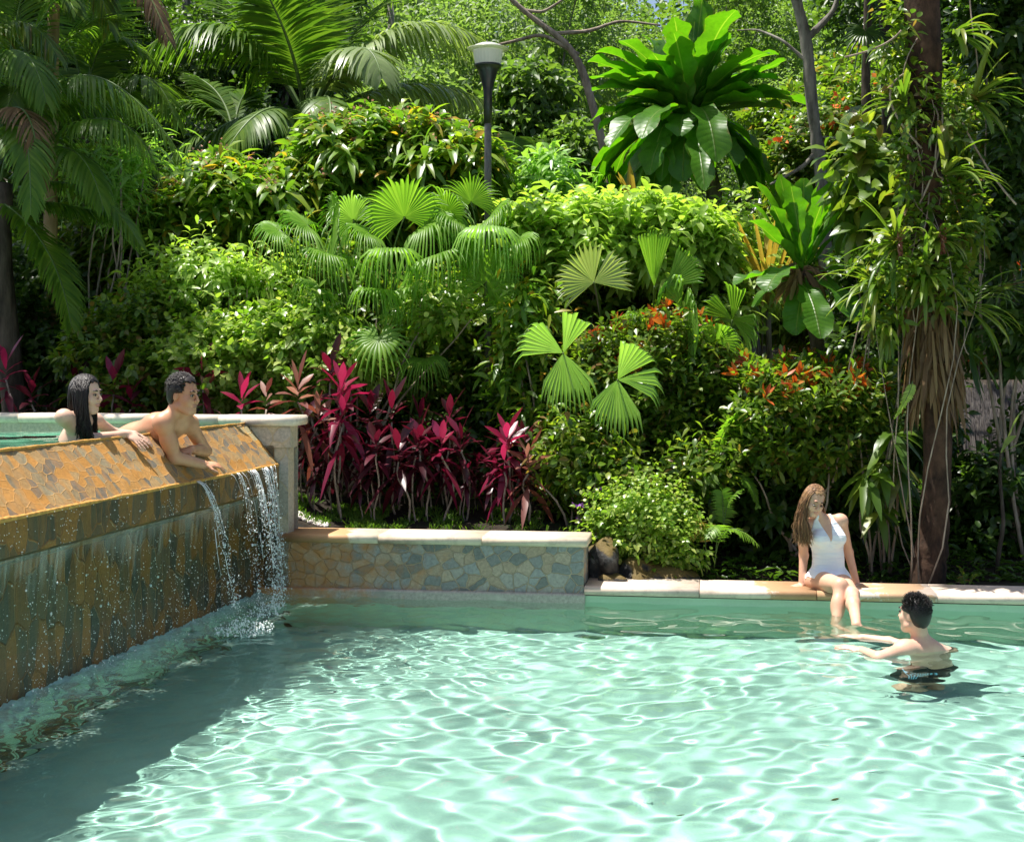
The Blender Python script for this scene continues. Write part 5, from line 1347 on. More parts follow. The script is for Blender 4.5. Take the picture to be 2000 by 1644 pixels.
TI = [('bright magenta ti plant beside the woman with long black hair', 222, 770, 14.0, 12, .30, M_ti),
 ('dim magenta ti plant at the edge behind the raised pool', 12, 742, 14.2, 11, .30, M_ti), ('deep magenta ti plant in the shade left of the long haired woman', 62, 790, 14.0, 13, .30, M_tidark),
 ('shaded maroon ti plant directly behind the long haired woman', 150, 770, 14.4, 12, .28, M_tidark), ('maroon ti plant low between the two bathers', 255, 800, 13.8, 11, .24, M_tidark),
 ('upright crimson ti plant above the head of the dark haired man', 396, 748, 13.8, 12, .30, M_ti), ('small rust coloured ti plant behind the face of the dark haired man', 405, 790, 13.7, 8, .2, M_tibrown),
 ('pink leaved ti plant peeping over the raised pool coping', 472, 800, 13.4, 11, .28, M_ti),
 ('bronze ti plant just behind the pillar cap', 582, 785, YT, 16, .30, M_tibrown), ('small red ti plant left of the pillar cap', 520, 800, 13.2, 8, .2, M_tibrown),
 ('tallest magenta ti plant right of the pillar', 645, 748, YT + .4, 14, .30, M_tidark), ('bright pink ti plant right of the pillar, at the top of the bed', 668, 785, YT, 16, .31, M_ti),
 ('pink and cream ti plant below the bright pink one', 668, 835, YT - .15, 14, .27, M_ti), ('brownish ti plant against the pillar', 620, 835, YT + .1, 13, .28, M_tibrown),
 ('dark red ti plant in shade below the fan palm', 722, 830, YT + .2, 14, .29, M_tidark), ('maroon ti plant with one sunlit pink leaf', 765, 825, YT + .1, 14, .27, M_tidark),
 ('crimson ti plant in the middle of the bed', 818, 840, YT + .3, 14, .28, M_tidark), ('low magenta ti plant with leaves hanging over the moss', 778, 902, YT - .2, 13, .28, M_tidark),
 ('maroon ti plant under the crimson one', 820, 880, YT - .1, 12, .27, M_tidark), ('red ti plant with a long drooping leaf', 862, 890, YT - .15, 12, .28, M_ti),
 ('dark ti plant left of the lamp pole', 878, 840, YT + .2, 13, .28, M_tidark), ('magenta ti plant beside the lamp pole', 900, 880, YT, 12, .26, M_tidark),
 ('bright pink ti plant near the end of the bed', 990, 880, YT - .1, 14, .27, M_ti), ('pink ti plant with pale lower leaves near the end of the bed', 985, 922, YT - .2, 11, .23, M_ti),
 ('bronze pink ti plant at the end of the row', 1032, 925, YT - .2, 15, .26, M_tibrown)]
for i, (lb, px, py, Y, n, ln, mt) in enumerate(TI):
    ti_plant(lb, px, py, Y, n, ln, mt, 700 + i, lean=rng.normal(0, 10))
# the crowded lower tier: copies of the dark ones, each with its cane and leaves
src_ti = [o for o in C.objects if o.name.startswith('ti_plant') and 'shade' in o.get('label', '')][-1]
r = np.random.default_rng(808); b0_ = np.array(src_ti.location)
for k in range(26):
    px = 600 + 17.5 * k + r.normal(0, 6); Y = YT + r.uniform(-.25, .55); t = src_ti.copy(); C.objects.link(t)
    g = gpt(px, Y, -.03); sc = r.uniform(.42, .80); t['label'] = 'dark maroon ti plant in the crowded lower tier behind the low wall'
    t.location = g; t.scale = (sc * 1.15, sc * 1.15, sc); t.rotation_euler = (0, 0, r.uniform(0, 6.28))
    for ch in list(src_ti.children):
        c2 = ch.copy(); C.objects.link(c2); c2.parent = t; c2.matrix_parent_inverse = Matrix.Translation(-Vector(b0_))
# ================================================================== MOSS, PEBBLES, ROCKS
def moss(b):
    r = np.random.default_rng(21); n = 9000
    px = np.where(r.uniform(0, 1, n) < .6, r.uniform(572, 800, n), r.uniform(572, 1120, n)); Y = r.uniform(12.62, 13.4, n)
    x = (px - 1000) / F * Y; ok = Y > ystart(x) + .03; x, Y = x[ok], Y[ok]
    msk = np.sin(x * 9 + 3 * Y) + np.sin(x * 17 - 5 * Y) + r.normal(0, .5, len(x)) > -.1; x, Y = x[msk], Y[msk]; n = len(x)
    z = ground_z(x, Y) + .0
    leaves(b, np.stack((x, Y, z), -1), nrm(np.stack((r.normal(0, .5, n), r.normal(0, .5, n), np.ones(n)), -1)), rdir(r, n, -.3, .3), r.uniform(.03, .09, n), r.uniform(.008, .016, n), 'strap', .2)
setting(part('moss_and_grass', M_moss, None, moss), 'stuff')
def ground_litter(b):
    r = np.random.default_rng(22); n = 16000
    Y = r.uniform(12.3, 17, n); px = r.uniform(-100, 2100, n); x = (px - 1000) / F * Y
    ok = (Y > ystart(x) + .05) & ~((Y < 13.7) & (px > 540) & (px < 1130)); x, Y = x[ok], Y[ok]; n = len(x); z = ground_z(x, Y)
    h = r.uniform(0, .35, n) ** 2
    leaflets4(b, np.stack((x, Y, z + h), -1), rdir(r, n, -.2, .8), (0, 0, 1), r.uniform(.06, .15, n), r.uniform(.03, .06, n), .2, .2)
setting(part('ground_cover', M_dark, None, ground_litter), 'stuff')
def pebbles(b):
    r = np.random.default_rng(23); n = 260
    px = r.uniform(566, 640, n); Y = 12.60 + r.uniform(0, .16, n); x = (px - 1000) / F * Y
    V, T = blobs_vf(np.stack((x, Y, ground_z(x, Y) + .015), -1), r.uniform(.008, .022, n), ICO1, r.uniform(.6, 1.2, (n, 3))); b.add(V, T)
setting(part('pebbles', flat_mat('white_pebble', (.6, .55, .5), .7, .3), None, pebbles), 'stuff')
m_, t_n, o_n = mat('mossy_dark_rock'); N = NT(t_n)
tc = N.n('TexCoord'); n1 = N.noise(tc.outputs['Object'], 9, 6, .7); gN = N.n('NewGeometry'); sx = N.n('SeparateXYZ'); N.l(gN.outputs['Normal'], sx.inputs[0])
c_ = N.ramp(n1.outputs[0], [(.35, (.010, .010, .011)), (.55, (.04, .04, .04)), (.72, (.22, .22, .21))])
f_ = N.math('MULTIPLY', N.math('ADD', N.math('SUBTRACT', sx.outputs[2], .45), N.math('MULTIPLY', N.math('SUBTRACT', n1.outputs[0], .5), 1.5)), 4, clamp=True)
c_ = N.mix(f_, c_, (.11, .075, .018)); p_ = N.pri(c_, .75, .4); N.l(N.bump(n1.outputs[0], 1.0, .03), p_.inputs['Normal']); N.l(p_.outputs[0], o_n.inputs[0])
for i, (lb, px, py, Y, rx, ry, rz) in enumerate((('tall dark rock capped with golden moss at the end of the low wall', 1178, 1098, 12.2, .14, .2, .20), ('low dark boulder in the shade behind the kerb', 1250, 1125, 12.25, .2, .2, .15), ('small grey rock between the wall end and the kerb', 1200, 1135, 12.02, .10, .09, .07), ('black boulder under the trailing plant', 1320, 1130, 12.3, .22, .2, .14))):
    V, T = icos(4); r = np.random.default_rng(i); q = V.copy()
    for k in range(7):
        d = rdir(r, 1)[0]; q *= (1 + .16 * np.sin(V @ d * r.uniform(2, 5) + r.uniform(0, 6)) * .6)[:, None]
    b = MB(); b.add(q * [rx, ry, rz] + P(px, py, Y), T); tag(b.build('mossy_rock', m_), lb, 'rock', 'rocks beside the low wall')
# ================================================================== PEOPLE
def smin(a, b, k):
    h = np.clip(.5 + .5 * (b - a) / k, 0, 1)
    return b * (1 - h) + a * h - k * h * (1 - h)

class SDF:
    """implicit body: tapered limbs and ellipsoids melted together, meshed by surface nets"""
    def __init__(s): s.p = []
    def cap(s, a, b, ra, rb, k=.03, flat=None, f=1.0, sub=False):
        s.p.append(('c', np.asarray(a, float), np.asarray(b, float), ra, rb, k, None if flat is None else nrm(flat), f, sub)); return s
    def ell(s, c, rad, k=.03, axes=None, sub=False):
        s.p.append(('e', np.asarray(c, float), np.asarray(rad, float), k, np.eye(3) if axes is None else np.asarray(axes, float), sub)); return s
    def dist(s, q, X):
        if q[0] == 'c':
            _, a, b, ra, rb, k, fl, f, sub = q
            ab = b - a; t = np.clip(((X - a) @ ab) / max(ab @ ab, 1e-9), 0, 1)
            v = X - a - t[..., None] * ab
            if fl is not None: v = v + fl * ((v @ fl) * (f - 1))[..., None]
            return np.sqrt((v * v).sum(-1)) - (ra + (rb - ra) * t)
        _, c, rad, k, ax, sub = q
        v = (X - c) @ ax.T / rad; l = np.sqrt((v * v).sum(-1)) + 1e-9
        g = np.sqrt(((v / rad) ** 2).sum(-1)) + 1e-9
        return l * (l - 1) / g
    def bounds(s, q):
        if q[0] == 'c':
            r = max(q[3], q[4]); return np.minimum(q[1], q[2]) - r, np.maximum(q[1], q[2]) + r
        r = q[2].max(); return q[1] - r, q[1] + r
    def field(s, h, pad=.03, prims=None):
        pr = s.p if prims is None else prims
        bb = [s.bounds(q) for q in pr if not q[-1]]
        lo = np.min([x[0] for x in bb], 0) - pad; hi = np.max([x[1] for x in bb], 0) + pad
        n = np.ceil((hi - lo) / h).astype(int) + 1
        ax = [lo[i] + h * np.arange(n[i]) for i in range(3)]
        D = np.full(n, 1.0)
        for q in pr:
            k = q[5] if q[0] == 'c' else q[3]
            b0, b1 = s.bounds(q); m = k + 3 * h + .02
            i0 = np.clip(np.floor((b0 - m - lo) / h).astype(int), 0, n); i1 = np.clip(np.ceil((b1 + m - lo) / h).astype(int) + 1, 0, n)
            sl = tuple(slice(i0[i], i1[i]) for i in range(3))
            if any(i1 <= i0): continue
            X = np.stack(np.meshgrid(*[ax[i][sl[i]] for i in range(3)], indexing='ij'), -1)
            d = s.dist(q, X)
            D[sl] = -smin(-D[sl], d, k) if q[-1] else smin(D[sl], d, k)
        return D, lo, h
def nets(D, lo, h):
    """naive surface nets"""
    S_ = D < 0; n = np.array(D.shape)
    c = [D[i:n[0] - 1 + i, j:n[1] - 1 + j, k:n[2] - 1 + k] for i in (0, 1) for j in (0, 1) for k in (0, 1)]
    neg = sum((x < 0).astype(np.int8) for x in c); act = (neg > 0) & (neg < 8)
    idx = np.full(act.shape, -1, int); idx[act] = np.arange(act.sum())
    I = np.argwhere(act); cv = np.stack([x[act] for x in c], -1)
    corners = np.array([(i, j, k) for i in (0, 1) for j in (0, 1) for k in (0, 1)], float)
    acc = np.zeros((len(I), 3)); cnt = np.zeros(len(I))
    for a in range(8):
        for b in range(a + 1, 8):
            if np.abs(corners[a] - corners[b]).sum() != 1: continue
            va, vb = cv[:, a], cv[:, b]; x = (va < 0) != (vb < 0)
            t = np.where(x, va / np.where(x, va - vb, 1), 0)
            acc += np.where(x[:, None], corners[a] + t[:, None] * (corners[b] - corners[a]), 0); cnt += x
    V = lo + h * (I + acc / np.maximum(cnt, 1)[:, None])
    Q = []
    for ax in range(3):
        u, v = (ax + 1) % 3, (ax + 2) % 3
        A = np.moveaxis(S_, ax, 0); ed = A[:-1] != A[1:]
        e = np.argwhere(np.moveaxis(ed, 0, ax))
        e = e[(e[:, u] > 0) & (e[:, v] > 0) & (e[:, u] < n[u] - 1) & (e[:, v] < n[v] - 1)]
        if not len(e): continue
        s = S_[tuple(e.T)]
        def at(du, dv):
            w_ = e.copy(); w_[:, u] -= du; w_[:, v] -= dv; return idx[tuple(w_.T)]
        q = np.stack((at(0, 0), at(1, 0), at(1, 1), at(0, 1)), -1)
        q[~s] = q[~s][:, ::-1]
        Q.append(q[:, ::-1] if False else q)
    Q = np.concatenate(Q); Q = Q[(Q >= 0).all(1)]
    return V, Q[:, ::-1]

class Head:
    def __init__(s, c, fwd, up=(0, 0, 1), sc=1.0):
        s.c = np.asarray(c, float); s.f = nrm(fwd); up = np.asarray(up, float); s.r = nrm(np.cross(s.f, up)); s.u = np.cross(s.r, s.f); s.s = sc
        s.ax = np.array((s.f, s.r, s.u))
    def p(s, f, r, u): return s.c + s.s * (s.f * f + s.r * r + s.u * u)
    def add(s, B_, male=False):
        z = s.s; E = lambda f, r, u, rad, k=.02, sub=False: B_.ell(s.p(f, r, u), np.array(rad) * z, k * z, s.ax, sub)
        E(-.012, 0, .032, (.096, .076, .090)); E(.026, 0, -.045, (.066, .060 if male else .056, .078), .03)
        E(.062, 0, -.102, (.024, .027 if male else .022, .020), .03)
        for q in (-1, 1):
            E(.055, q * .042, -.032, (.028, .024, .028), .025)
            B_.cap(s.p(.01, q * .055, -.075), s.p(.055, q * .022, -.108), .018 * z, .016 * z, .03 * z)
        B_.cap(s.p(.082, -.030, .032), s.p(.082, .030, .032), .009 * z, .009 * z, .015 * z)
        for q in (-1, 1): E(.100, q * .033, .008, (.014, .018, .012), .012, True)
        B_.cap(s.p(.090, 0, .018), s.p(.112, 0, -.026), .007 * z, .0115 * z, .010 * z)
        for q in (-1, 1): E(.100, q * .011, -.030, (.010, .008, .007), .008)
        E(.089, 0, -.060, (.011, .023, .007), .006); E(.088, 0, -.072, (.011, .019, .007), .006)
        for q in (-1, 1): E(-.012, q * .077, -.008, (.018, .008, .031), .008)
    def face(s, root, lipmat, eyemat, browmat, white, down=False):
        for q in (-1, 1):
            b = MB()
            if not down: b.add(*blobs_vf([s.p(.0835, q * .033, .004)], .0100 * s.s, ICO2, [(1, 1.1, .62)]), mi=0)
            b.add(*blobs_vf([s.p(.0905 if not down else .084, q * .033, .0035)], .0064 * s.s, ICO2), mi=1)
            V, Fs = tube_vf([s.p(.092, q * .018, .008 - .008 * down), s.p(.095, q * .033, .012 - .014 * down), s.p(.086, q * .049, .008 - .008 * down)], .0034 * s.s, 5); b.add(V, Fs, mi=1)
            b.build('eye', [white, eyemat], root)
            b = MB(); V, Fs = tube_vf([s.p(.095, q * .014, .030), s.p(.097, q * .032, .037), s.p(.084, q * .053, .031)], np.array((.0042, .0052, .002)) * s.s, 6); b.add(V, Fs)
            b.build('eyebrow', browmat, root)
        b = MB()
        V, T = ICO2
        for u_, rad in ((-.0600, (.0125, .024, .0058)), (-.0705, (.0125, .020, .0065))):
            q = V * np.array(rad) * s.s; b.add(s.p(.0885, 0, u_) + q @ s.ax, T)
        b.build('lips', lipmat, root)

def hand(B_, w, d, n, thumb, curl=.3, ln=.085, sc=1.0, spread=.12):
    """palm, four unequal bent fingers and a thumb from the palm's side; n = back of the hand"""
    w = np.asarray(w, float); d = nrm(d); n = nrm(np.asarray(n, float) - d * np.dot(n, d)); s = np.cross(d, n) * thumb
    pc = w + d * .045 * sc
    B_.ell(pc, np.array((.052, .040, .017)) * sc, .015, np.array((d, s, n)))
    for i, (o, fl) in enumerate(((.028, .92), (.010, 1.05), (-.009, 1.0), (-.027, .78))):
        a = w + d * .080 * sc + s * o * sc; dd = nrm(d + s * (o / .028 * spread)); seg = ln * fl * sc / 3
        q = a
        for k in range(3):
            nd = nrm(dd - n * curl * (k + .6)); e = q + nd * seg; B_.cap(q, e, (.0088 - .0008 * k) * sc, (.0080 - .0008 * k) * sc, .004); q = e; 
    t0 = w + d * .025 * sc + s * .028 * sc; t1 = t0 + nrm(d * .6 + s * .75 - n * .25) * .04 * sc; t2 = t1 + nrm(d * .95 + s * .25 - n * .35) * .032 * sc
    B_.cap(t0, t1, .012 * sc, .010 * sc, .008).cap(t1, t2, .0098 * sc, .008 * sc, .004)

def skin_mat(name, c):
    m, t, o = mat(name); N = NT(t); tc = N.n('TexCoord')
    n1 = N.noise(tc.outputs['Object'], 7, 4, .6); n2 = N.noise(tc.outputs['Object'], 90, 3)
    col = N.ramp(n1.outputs[0], [(.3, (c[0] * .9, c[1] * .82, c[2] * .78)), (.7, (min(1, c[0] * 1.06), c[1] * 1.08, c[2] * 1.1))])
    p = N.pri(col, .46, .45); N.l(N.bump(n2.outputs[0], .06, .003), p.inputs['Normal'])
    N.l(p.outputs[0], o.inputs[0]); return m
def hair_mat(name, cols, rough=.35):
    m, t, o = mat(name); N = NT(t); g = N.n('NewGeometry')
    c = N.ramp(g.outputs['Random Per Island'], [(i / max(1, len(cols) - 1), cols[i]) for i in range(len(cols))])
    p = N.pri(c, rough, .35); N.l(p.outputs[0], o.inputs[0]); return m
M_sk_w1 = skin_mat('warm_skin', (.64, .38, .26)); M_sk_m1 = skin_mat('pale_tan_skin', (.66, .40, .29)); M_sk_w2 = skin_mat('fair_skin', (.66, .43, .32)); M_sk_m2 = skin_mat('tan_skin', (.56, .29, .17))
M_brown = hair_mat('auburn_hair', [(.06, .028, .014), (.13, .065, .030), (.24, .125, .055), (.09, .042, .02), (.36, .21, .10), (.16, .075, .034)], .45)
M_blackhair = hair_mat('black_hair', [(.008, .006, .006), (.014, .010, .009), (.02, .015, .013)], .45)
M_lip = flat_mat('lips', (.45, .16, .13), .4, .5, .1); M_lipm = flat_mat('pale_lips', (.40, .19, .14), .45, .4, .1)
M_eye = flat_mat('dark_iris', (.02, .014, .01), .2, .6, .1); M_white = flat_mat('eye_white', (.34, .31, .28), .3, .5, .05)

def strands(b, roots, mids, ends, r0, r1, wave, seed, n=12, sides=5, fr=3.0):
    r = np.random.default_rng(seed); t = np.linspace(0, 1, n)[:, None]
    for a, m_, e in zip(roots, mids, ends):
        if len(m_) == 2:
            p = (1 - t) ** 3 * a + 3 * (1 - t) ** 2 * t * m_[0] + 3 * (1 - t) * t * t * m_[1] + t ** 3 * e
        ph = r.uniform(0, 6.28); w_ = nrm(r.normal(0, 1, 3))
        p = p + w_[None] * wave * np.sin(t * 6.28 * fr / 2 + ph) * t ** 1.2
        b.add(*tube_vf(p, np.linspace(r0, r1, n) * r.uniform(.7, 1.2), sides))
def scalp(hd, mt, root, off=.010, face=.045, low=-.03, name='hair', extra=None, side=.012):
    """hair cap over the skull, open at the face"""
    q = SDF(); z = hd.s; q.ell(hd.p(-.014, 0, .034), np.array((.098 + off, .078 + off, .092 + off)) * z, .02, hd.ax)
    q.ell(hd.p(-.045, 0, -.02), np.array((.062 + off, .070 + off * .6, .07 + off)) * z, .03, hd.ax)
    D, lo, h = q.field(.004, .02); n = D.shape
    X = np.stack(np.meshgrid(*[lo[i] + h * np.arange(n[i]) for i in range(3)], indexing='ij'), -1) - hd.c
    f = X @ hd.f / z; u = X @ hd.u / z; rr = X @ hd.r / z
    wob = .006 * np.sin(rr * 160) + .004 * np.sin(rr * 310 + u * 90)
    cut = np.maximum(-(f - face - wob), -(u - .075 - wob * .5)) * -1        # face opening
    D = np.maximum(D, np.minimum(f - face - wob + .35 * np.clip(u, 0, 1), .092 - u + wob))
    ucut = np.interp(f, [-.10, -.045, -.02, .03, .06], [low - .035, low - .01, side, side + .01, .02])
    D = np.maximum(D, ucut - u + wob * .3)
    b = MB(); V, Q = nets(D, lo, h); b.add(V, Q)
    if extra: extra(b)
    return b.build(name, mt, root)
def body_obj(B_, root, mt, h=.0055):
    D, lo, hh = B_.field(h); V, Q = nets(D, lo, hh); b = MB(); b.add(V, Q); o = b.build('body', mt, root); o.cycles.is_caustics_receiver = True; return o
def ear_roots(hd, n, seed, umin=.02):
    r = np.random.default_rng(seed); d = rdir(r, n * 3); d = d[(d[:, 2] > umin)][:n] if umin > 0 else d[:n]
    return d

# ---------------------------------------------------------------- woman seated on the kerb
YW = 11.58
w1 = thing('person', 'woman with long brown hair in a white halter swimsuit sitting on the pool kerb', 'person', P(1618, 1150, 11.66))
Bd = SDF()
pel = P(1617, 1133, 11.70); wst = P(1618, 1090, 11.70); chs = P(1614, 1048, 11.68); nkb = P(1606, 1014, 11.66)
shR, shL = P(1566, 1024, 11.66), P(1643, 1016, 11.70)
Bd.ell(pel, (.155, .125, .105), .05); Bd.cap(pel + [0, 0, .03], wst, .142, .112, .05, (0, 1, 0), 1.25); Bd.cap(wst, chs, .108, .132, .05, (0, 1, 0), 1.28)
Bd.cap(chs, (shR + shL) / 2 + [0, 0, -.02], .128, .09, .05, (0, 1, 0), 1.3)
Bd.cap(shR + [.03, 0, 0], shL + [-.03, 0, 0], .050, .050, .04)
for q in (-1, 1): Bd.ell(chs + [q * .070 + .005, -.085, -.005], (.062, .050, .060), .03)
torso = list(Bd.p)
hd = Head(P(1590, 977, 11.57), (.18, -.88, -.42), (.22, -.25, 1), .96)
Bd.cap(nkb + [0, .01, -.02], hd.p(-.02, 0, -.06), .052, .045, .03); hd.add(Bd)
for sh, el, wr, ra in ((shR, P(1570, 1084, 11.80), P(1566, 1141, 11.74), 1), (shL, P(1657, 1078, 11.84), P(1674, 1143, 11.80), 1)):
    Bd.ell(sh + [0, 0, -.005], (.052, .052, .052), .03); Bd.cap(sh, el, .046, .037, .03); Bd.cap(el, wr, .038, .026, .02)
hand(Bd, P(1566, 1142, 11.74), (-.75, -.35, -.12), (0, -.2, 1), -1, .10, .08, .92)
hand(Bd, P(1675, 1144, 11.80), (.62, -.5, -.14), (0, -.2, 1), 1, .10, .08, .92)
hipR, hipL = pel + [-.085, -.02, -.005], pel + [.085, -.02, -.005]
knR, knL = P(1641, 1143, 11.24), P(1664, 1160, 11.20)
anR = np.array(P(1630, 1210, 10.98)); anR[2] = -.24
anL = P(1673, 1220, 10.72)
Bd.cap(hipR, knR, .098, .058, .04); Bd.cap(hipL, knL, .098, .056, .04)
Bd.ell(knR, (.056, .056, .056), .02); Bd.ell(knL, (.055, .055, .055), .02)
Bd.cap(knR, anR, .054, .034, .02); Bd.ell(knR * .65 + anR * .35 + [0, .02, 0], (.055, .055, .09), .03)
Bd.cap(knL, anL, .053, .034, .02); Bd.ell(knL * .65 + anL * .35 + [0, .02, -.005], (.054, .06, .07), .03)
for an, dd in ((anR, nrm((.25, -.75, -.35))), (anL, nrm((.55, -.7, -.16)))):
    Bd.cap(an + [0, .02, -.02], an + dd * .13 - [0, 0, .02], .033, .026, .02, (0, 0, 1), 1.1); Bd.cap(an + dd * .12 - [0, 0, .02], an + dd * .19 - [0, 0, .028], .028, .018, .02, (0, 0, 1), 1.5)
body_obj(Bd, w1, M_sk_w1, .0055)
# swimsuit
q = SDF(); q.p = [list(x) for x in torso]
q.cap(hipR, hipR * .8 + knR * .2, .097, .088, .04); q.cap(hipL, hipL * .8 + knL * .2, .097, .088, .04)
q.cap(nkb + [0, .01, -.02], hd.p(-.02, 0, -.075), .052, .046, .03)
D, lo, h = q.field(.005)
D = D - .006; n_ = D.shape
X = np.stack(np.meshgrid(*[lo[i] + h * np.arange(n_[i]) for i in range(3)], indexing='ij'), -1)
ctr = lambda z: np.interp(z, [pel[2], chs[2], nkb[2]], [pel[0], chs[0] + .012, nkb[0] + .01])
dx = X[..., 0] - ctr(X[..., 2]); z_ = X[..., 2]; y_ = X[..., 1]
zv = P(1617, 1058, 11.6)[2]; zn = P(1606, 1008, 11.6)[2]; zarm = chs[2] + .02
vhalf = np.interp(z_, [zv, zn - .03, zn + .02], [0, .055, .045]); front = y_ < chs[1] + .02
D = np.maximum(D, np.where(front & (z_ > zv), (vhalf - np.abs(dx)) * .9, -1))
outer = np.interp(z_, [zarm - .05, zarm + .05, zn, zn + .03], [.17, .125, .068, .06]); D = np.maximum(D, np.where(z_ > zarm - .05, np.abs(dx) - outer, -1))
D = np.maximum(D, np.where((~front) & (z_ > chs[2] - .06), z_ - chs[2] + .06 - .2 * (z_ > zn - .05), -1))
D = np.maximum(D, z_ - (zn + .012))
leg = pel[2] + .035 - np.clip(1 - np.abs(dx - .03) / .13, 0, 1) * .075
D = np.maximum(D, np.where(y_ < pel[1] - .03, leg - z_, pel[2] + .01 - z_))
V, Q = nets(D, lo, h)
m_, t_n, o_n = mat('white_ruched_fabric'); N = NT(t_n); tc = N.n('TexCoord'); mp = N.n('Mapping'); mp.inputs['Scale'].default_value = (3, 3, 34); mp.inputs['Rotation'].default_value = (0, .25, 0)
N.l(tc.outputs['Object'], mp.inputs[0]); n1 = N.noise(mp.outputs[0], 1.3, 3); p_ = N.pri((.80, .81, .86), .6, .3); N.l(N.bump(n1.outputs[0], .9, .02), p_.inputs['Normal']); N.l(p_.outputs[0], o_n.inputs[0])
b = MB(); b.add(V, Q); b.build('swimsuit', m_, w1)
hd.face(w1, M_lip, M_eye, hair_mat('brown_brow', [(.09, .045, .025)]), M_white, True)
def long_hair(b):
    r = np.random.default_rng(5); n = 950
    d = rdir(r, n * 4); d = d[(d[:, 2] > -.15) & (d[:, 0] < .55)][:n]             # head frame: fwd, right, up
    rad = np.array((.106, .086, .102)) * hd.s; cc = hd.p(-.014, 0, .034)
    roots, mids, ends = [], [], []
    for k in range(len(d)):
        v = d[k] * rad; root = cc + v @ hd.ax
        left = (v @ hd.ax)[0] < .035
        if left:
            sd = hd.p(r.uniform(-.06, .05), .105 + r.uniform(0, .02), r.uniform(-.03, .02)) if hd.r[0] < 0 else hd.p(r.uniform(-.06, .05), -.105 - r.uniform(0, .02), r.uniform(-.03, .02))
            e = P(r.uniform(1550, 1584), r.uniform(1030, 1062), 11.55 + r.uniform(-.03, .08)); m2 = P(r.uniform(1546, 1572), r.uniform(1000, 1022), 11.54 + r.uniform(-.02, .08))
            if r.uniform() < .3: e = P(r.uniform(1560, 1586), r.uniform(1046, 1068), 11.52); m2 = P(r.uniform(1556, 1580), r.uniform(1005, 1025), 11.49)
        else:
            sd = cc + (d[k] * rad * [.6, 1.1, .2] + [-.07, 0, -.03]) @ hd.ax; e = P(r.uniform(1585, 1630), r.uniform(1030, 1050), 11.82); m2 = sd + [0, .06, -.10]
        roots.append(root); mids.append((sd, m2)); ends.append(e)
    strands(b, roots, mids, ends, .0040, .0014, .024, 6, 16, 4, 3.6)
scalp(hd, M_brown, w1, .008, .040, -.06, extra=long_hair, side=-.05)

# ---------------------------------------------------------------- man standing in the pool
m1 = thing('person', 'man with short black hair seen from behind, up to his shoulders in the pool', 'person', (P(1805, 1265, 9.78)[0], 9.78, -1.19))
Bd = SDF(); YM1 = 9.80
nk = P(1792, 1249, YM1); shA = P(1766, 1269, YM1 - .10); shB = P(1850, 1268, YM1 + .06); shB[2] -= .055
mid = (shA + shB) / 2; chs = mid + [.03, .02, -.17]; wst = mid + [.045, .0, -.38]; pel = mid + [.05, -.01, -.52]
fc = nrm((-.62, .78, 0)); sdv = nrm(shB - shA)
Bd.cap(shA * .8 + mid * .2, shB * .8 + mid * .2, .060, .060, .05); Bd.cap(mid + [0, 0, -.02], chs, .105, .150, .06, fc, 1.35); Bd.cap(chs, wst, .150, .130, .06, fc, 1.3); Bd.cap(wst, pel, .130, .142, .05, fc, 1.2)
Bd.cap(shA, mid + [-.01, 0, .04], .058, .060, .05); Bd.cap(shB, mid + [.01, 0, .045], .06, .062, .05)
hd = Head(P(1785, 1199, YM1 - .01), (-.64, .76, .02), (.02, .03, 1), 1.0)
Bd.cap(mid + [-.02, .02, .01], hd.p(-.03, 0, -.05), .064, .056, .035); hd.add(Bd, True)
elA, wrA = P(1716, 1284, YM1 - .24), P(1682, 1272, YM1 - .04); elA[2] = -.015; wrA[2] = .0
elB, wrB = np.array((2.66, 10.12, -.02)), np.array((2.49, 10.20, .0))
Bd.ell(shA, (.068, .068, .062), .04); Bd.ell(shB, (.068, .068, .062), .04)
Bd.cap(shA, elA, .056, .043, .03); Bd.cap(elA, wrA, .044, .029, .02); Bd.cap(shB + [-.06, .06, 0], elB, .055, .043, .03); Bd.cap(elB, wrB, .043, .029, .02)
hand(Bd, wrA, (-.86, .32, .12), (0, -.2, 1), -1, .12, .085, 1.05); hand(Bd, wrB, (-.95, .1, .05), (0, -.2, 1), 1, .12, .085, 1.05)
for q in (-1, 1):
    hp = pel + sdv * q * .085 + [0, 0, -.04]; kn = hp + fc * .16 + [0, 0, -.34]; kn[2] = max(kn[2], -.93); an = np.array((kn[0] - fc[0] * .12, kn[1] - fc[1] * .12, -1.12))
    Bd.cap(hp, kn, .088, .058, .04); Bd.cap(kn, an, .056, .04, .02); Bd.cap(an + [0, 0, -.03], an + fc * .16 + [0, 0, -.035], .04, .03, .02)
bo = body_obj(Bd, m1, M_sk_m1, .006)
q = SDF(); q.cap(wst + [0, 0, -.06], pel, .145, .165, .05, fc, 1.15)
for s_ in (-1, 1):
    hp = pel + sdv * s_ * .085 + [0, 0, -.04]; kn = hp + fc * .16 + [0, 0, -.34]; q.cap(hp, hp * .25 + kn * .75, .108, .105, .04)
D, lo, h = q.field(.007); n_ = D.shape
Zs = lo[2] + h * np.arange(n_[2]); D = np.maximum(D, Zs[None, None] - (wst[2] - .04))
V, Q = nets(D, lo, h)
m_, t_n, o_n = mat('black_and_blue_swim_shorts'); N = NT(t_n); tc = N.n('TexCoord'); mp = N.n('Mapping'); mp.inputs['Location'].default_value = tuple(-x for x in (pel + [-.10, -.14, -.12])); N.l(tc.outputs['Object'], mp.inputs[0])
sx = N.n('SeparateXYZ'); N.l(mp.outputs[0], sx.inputs[0])
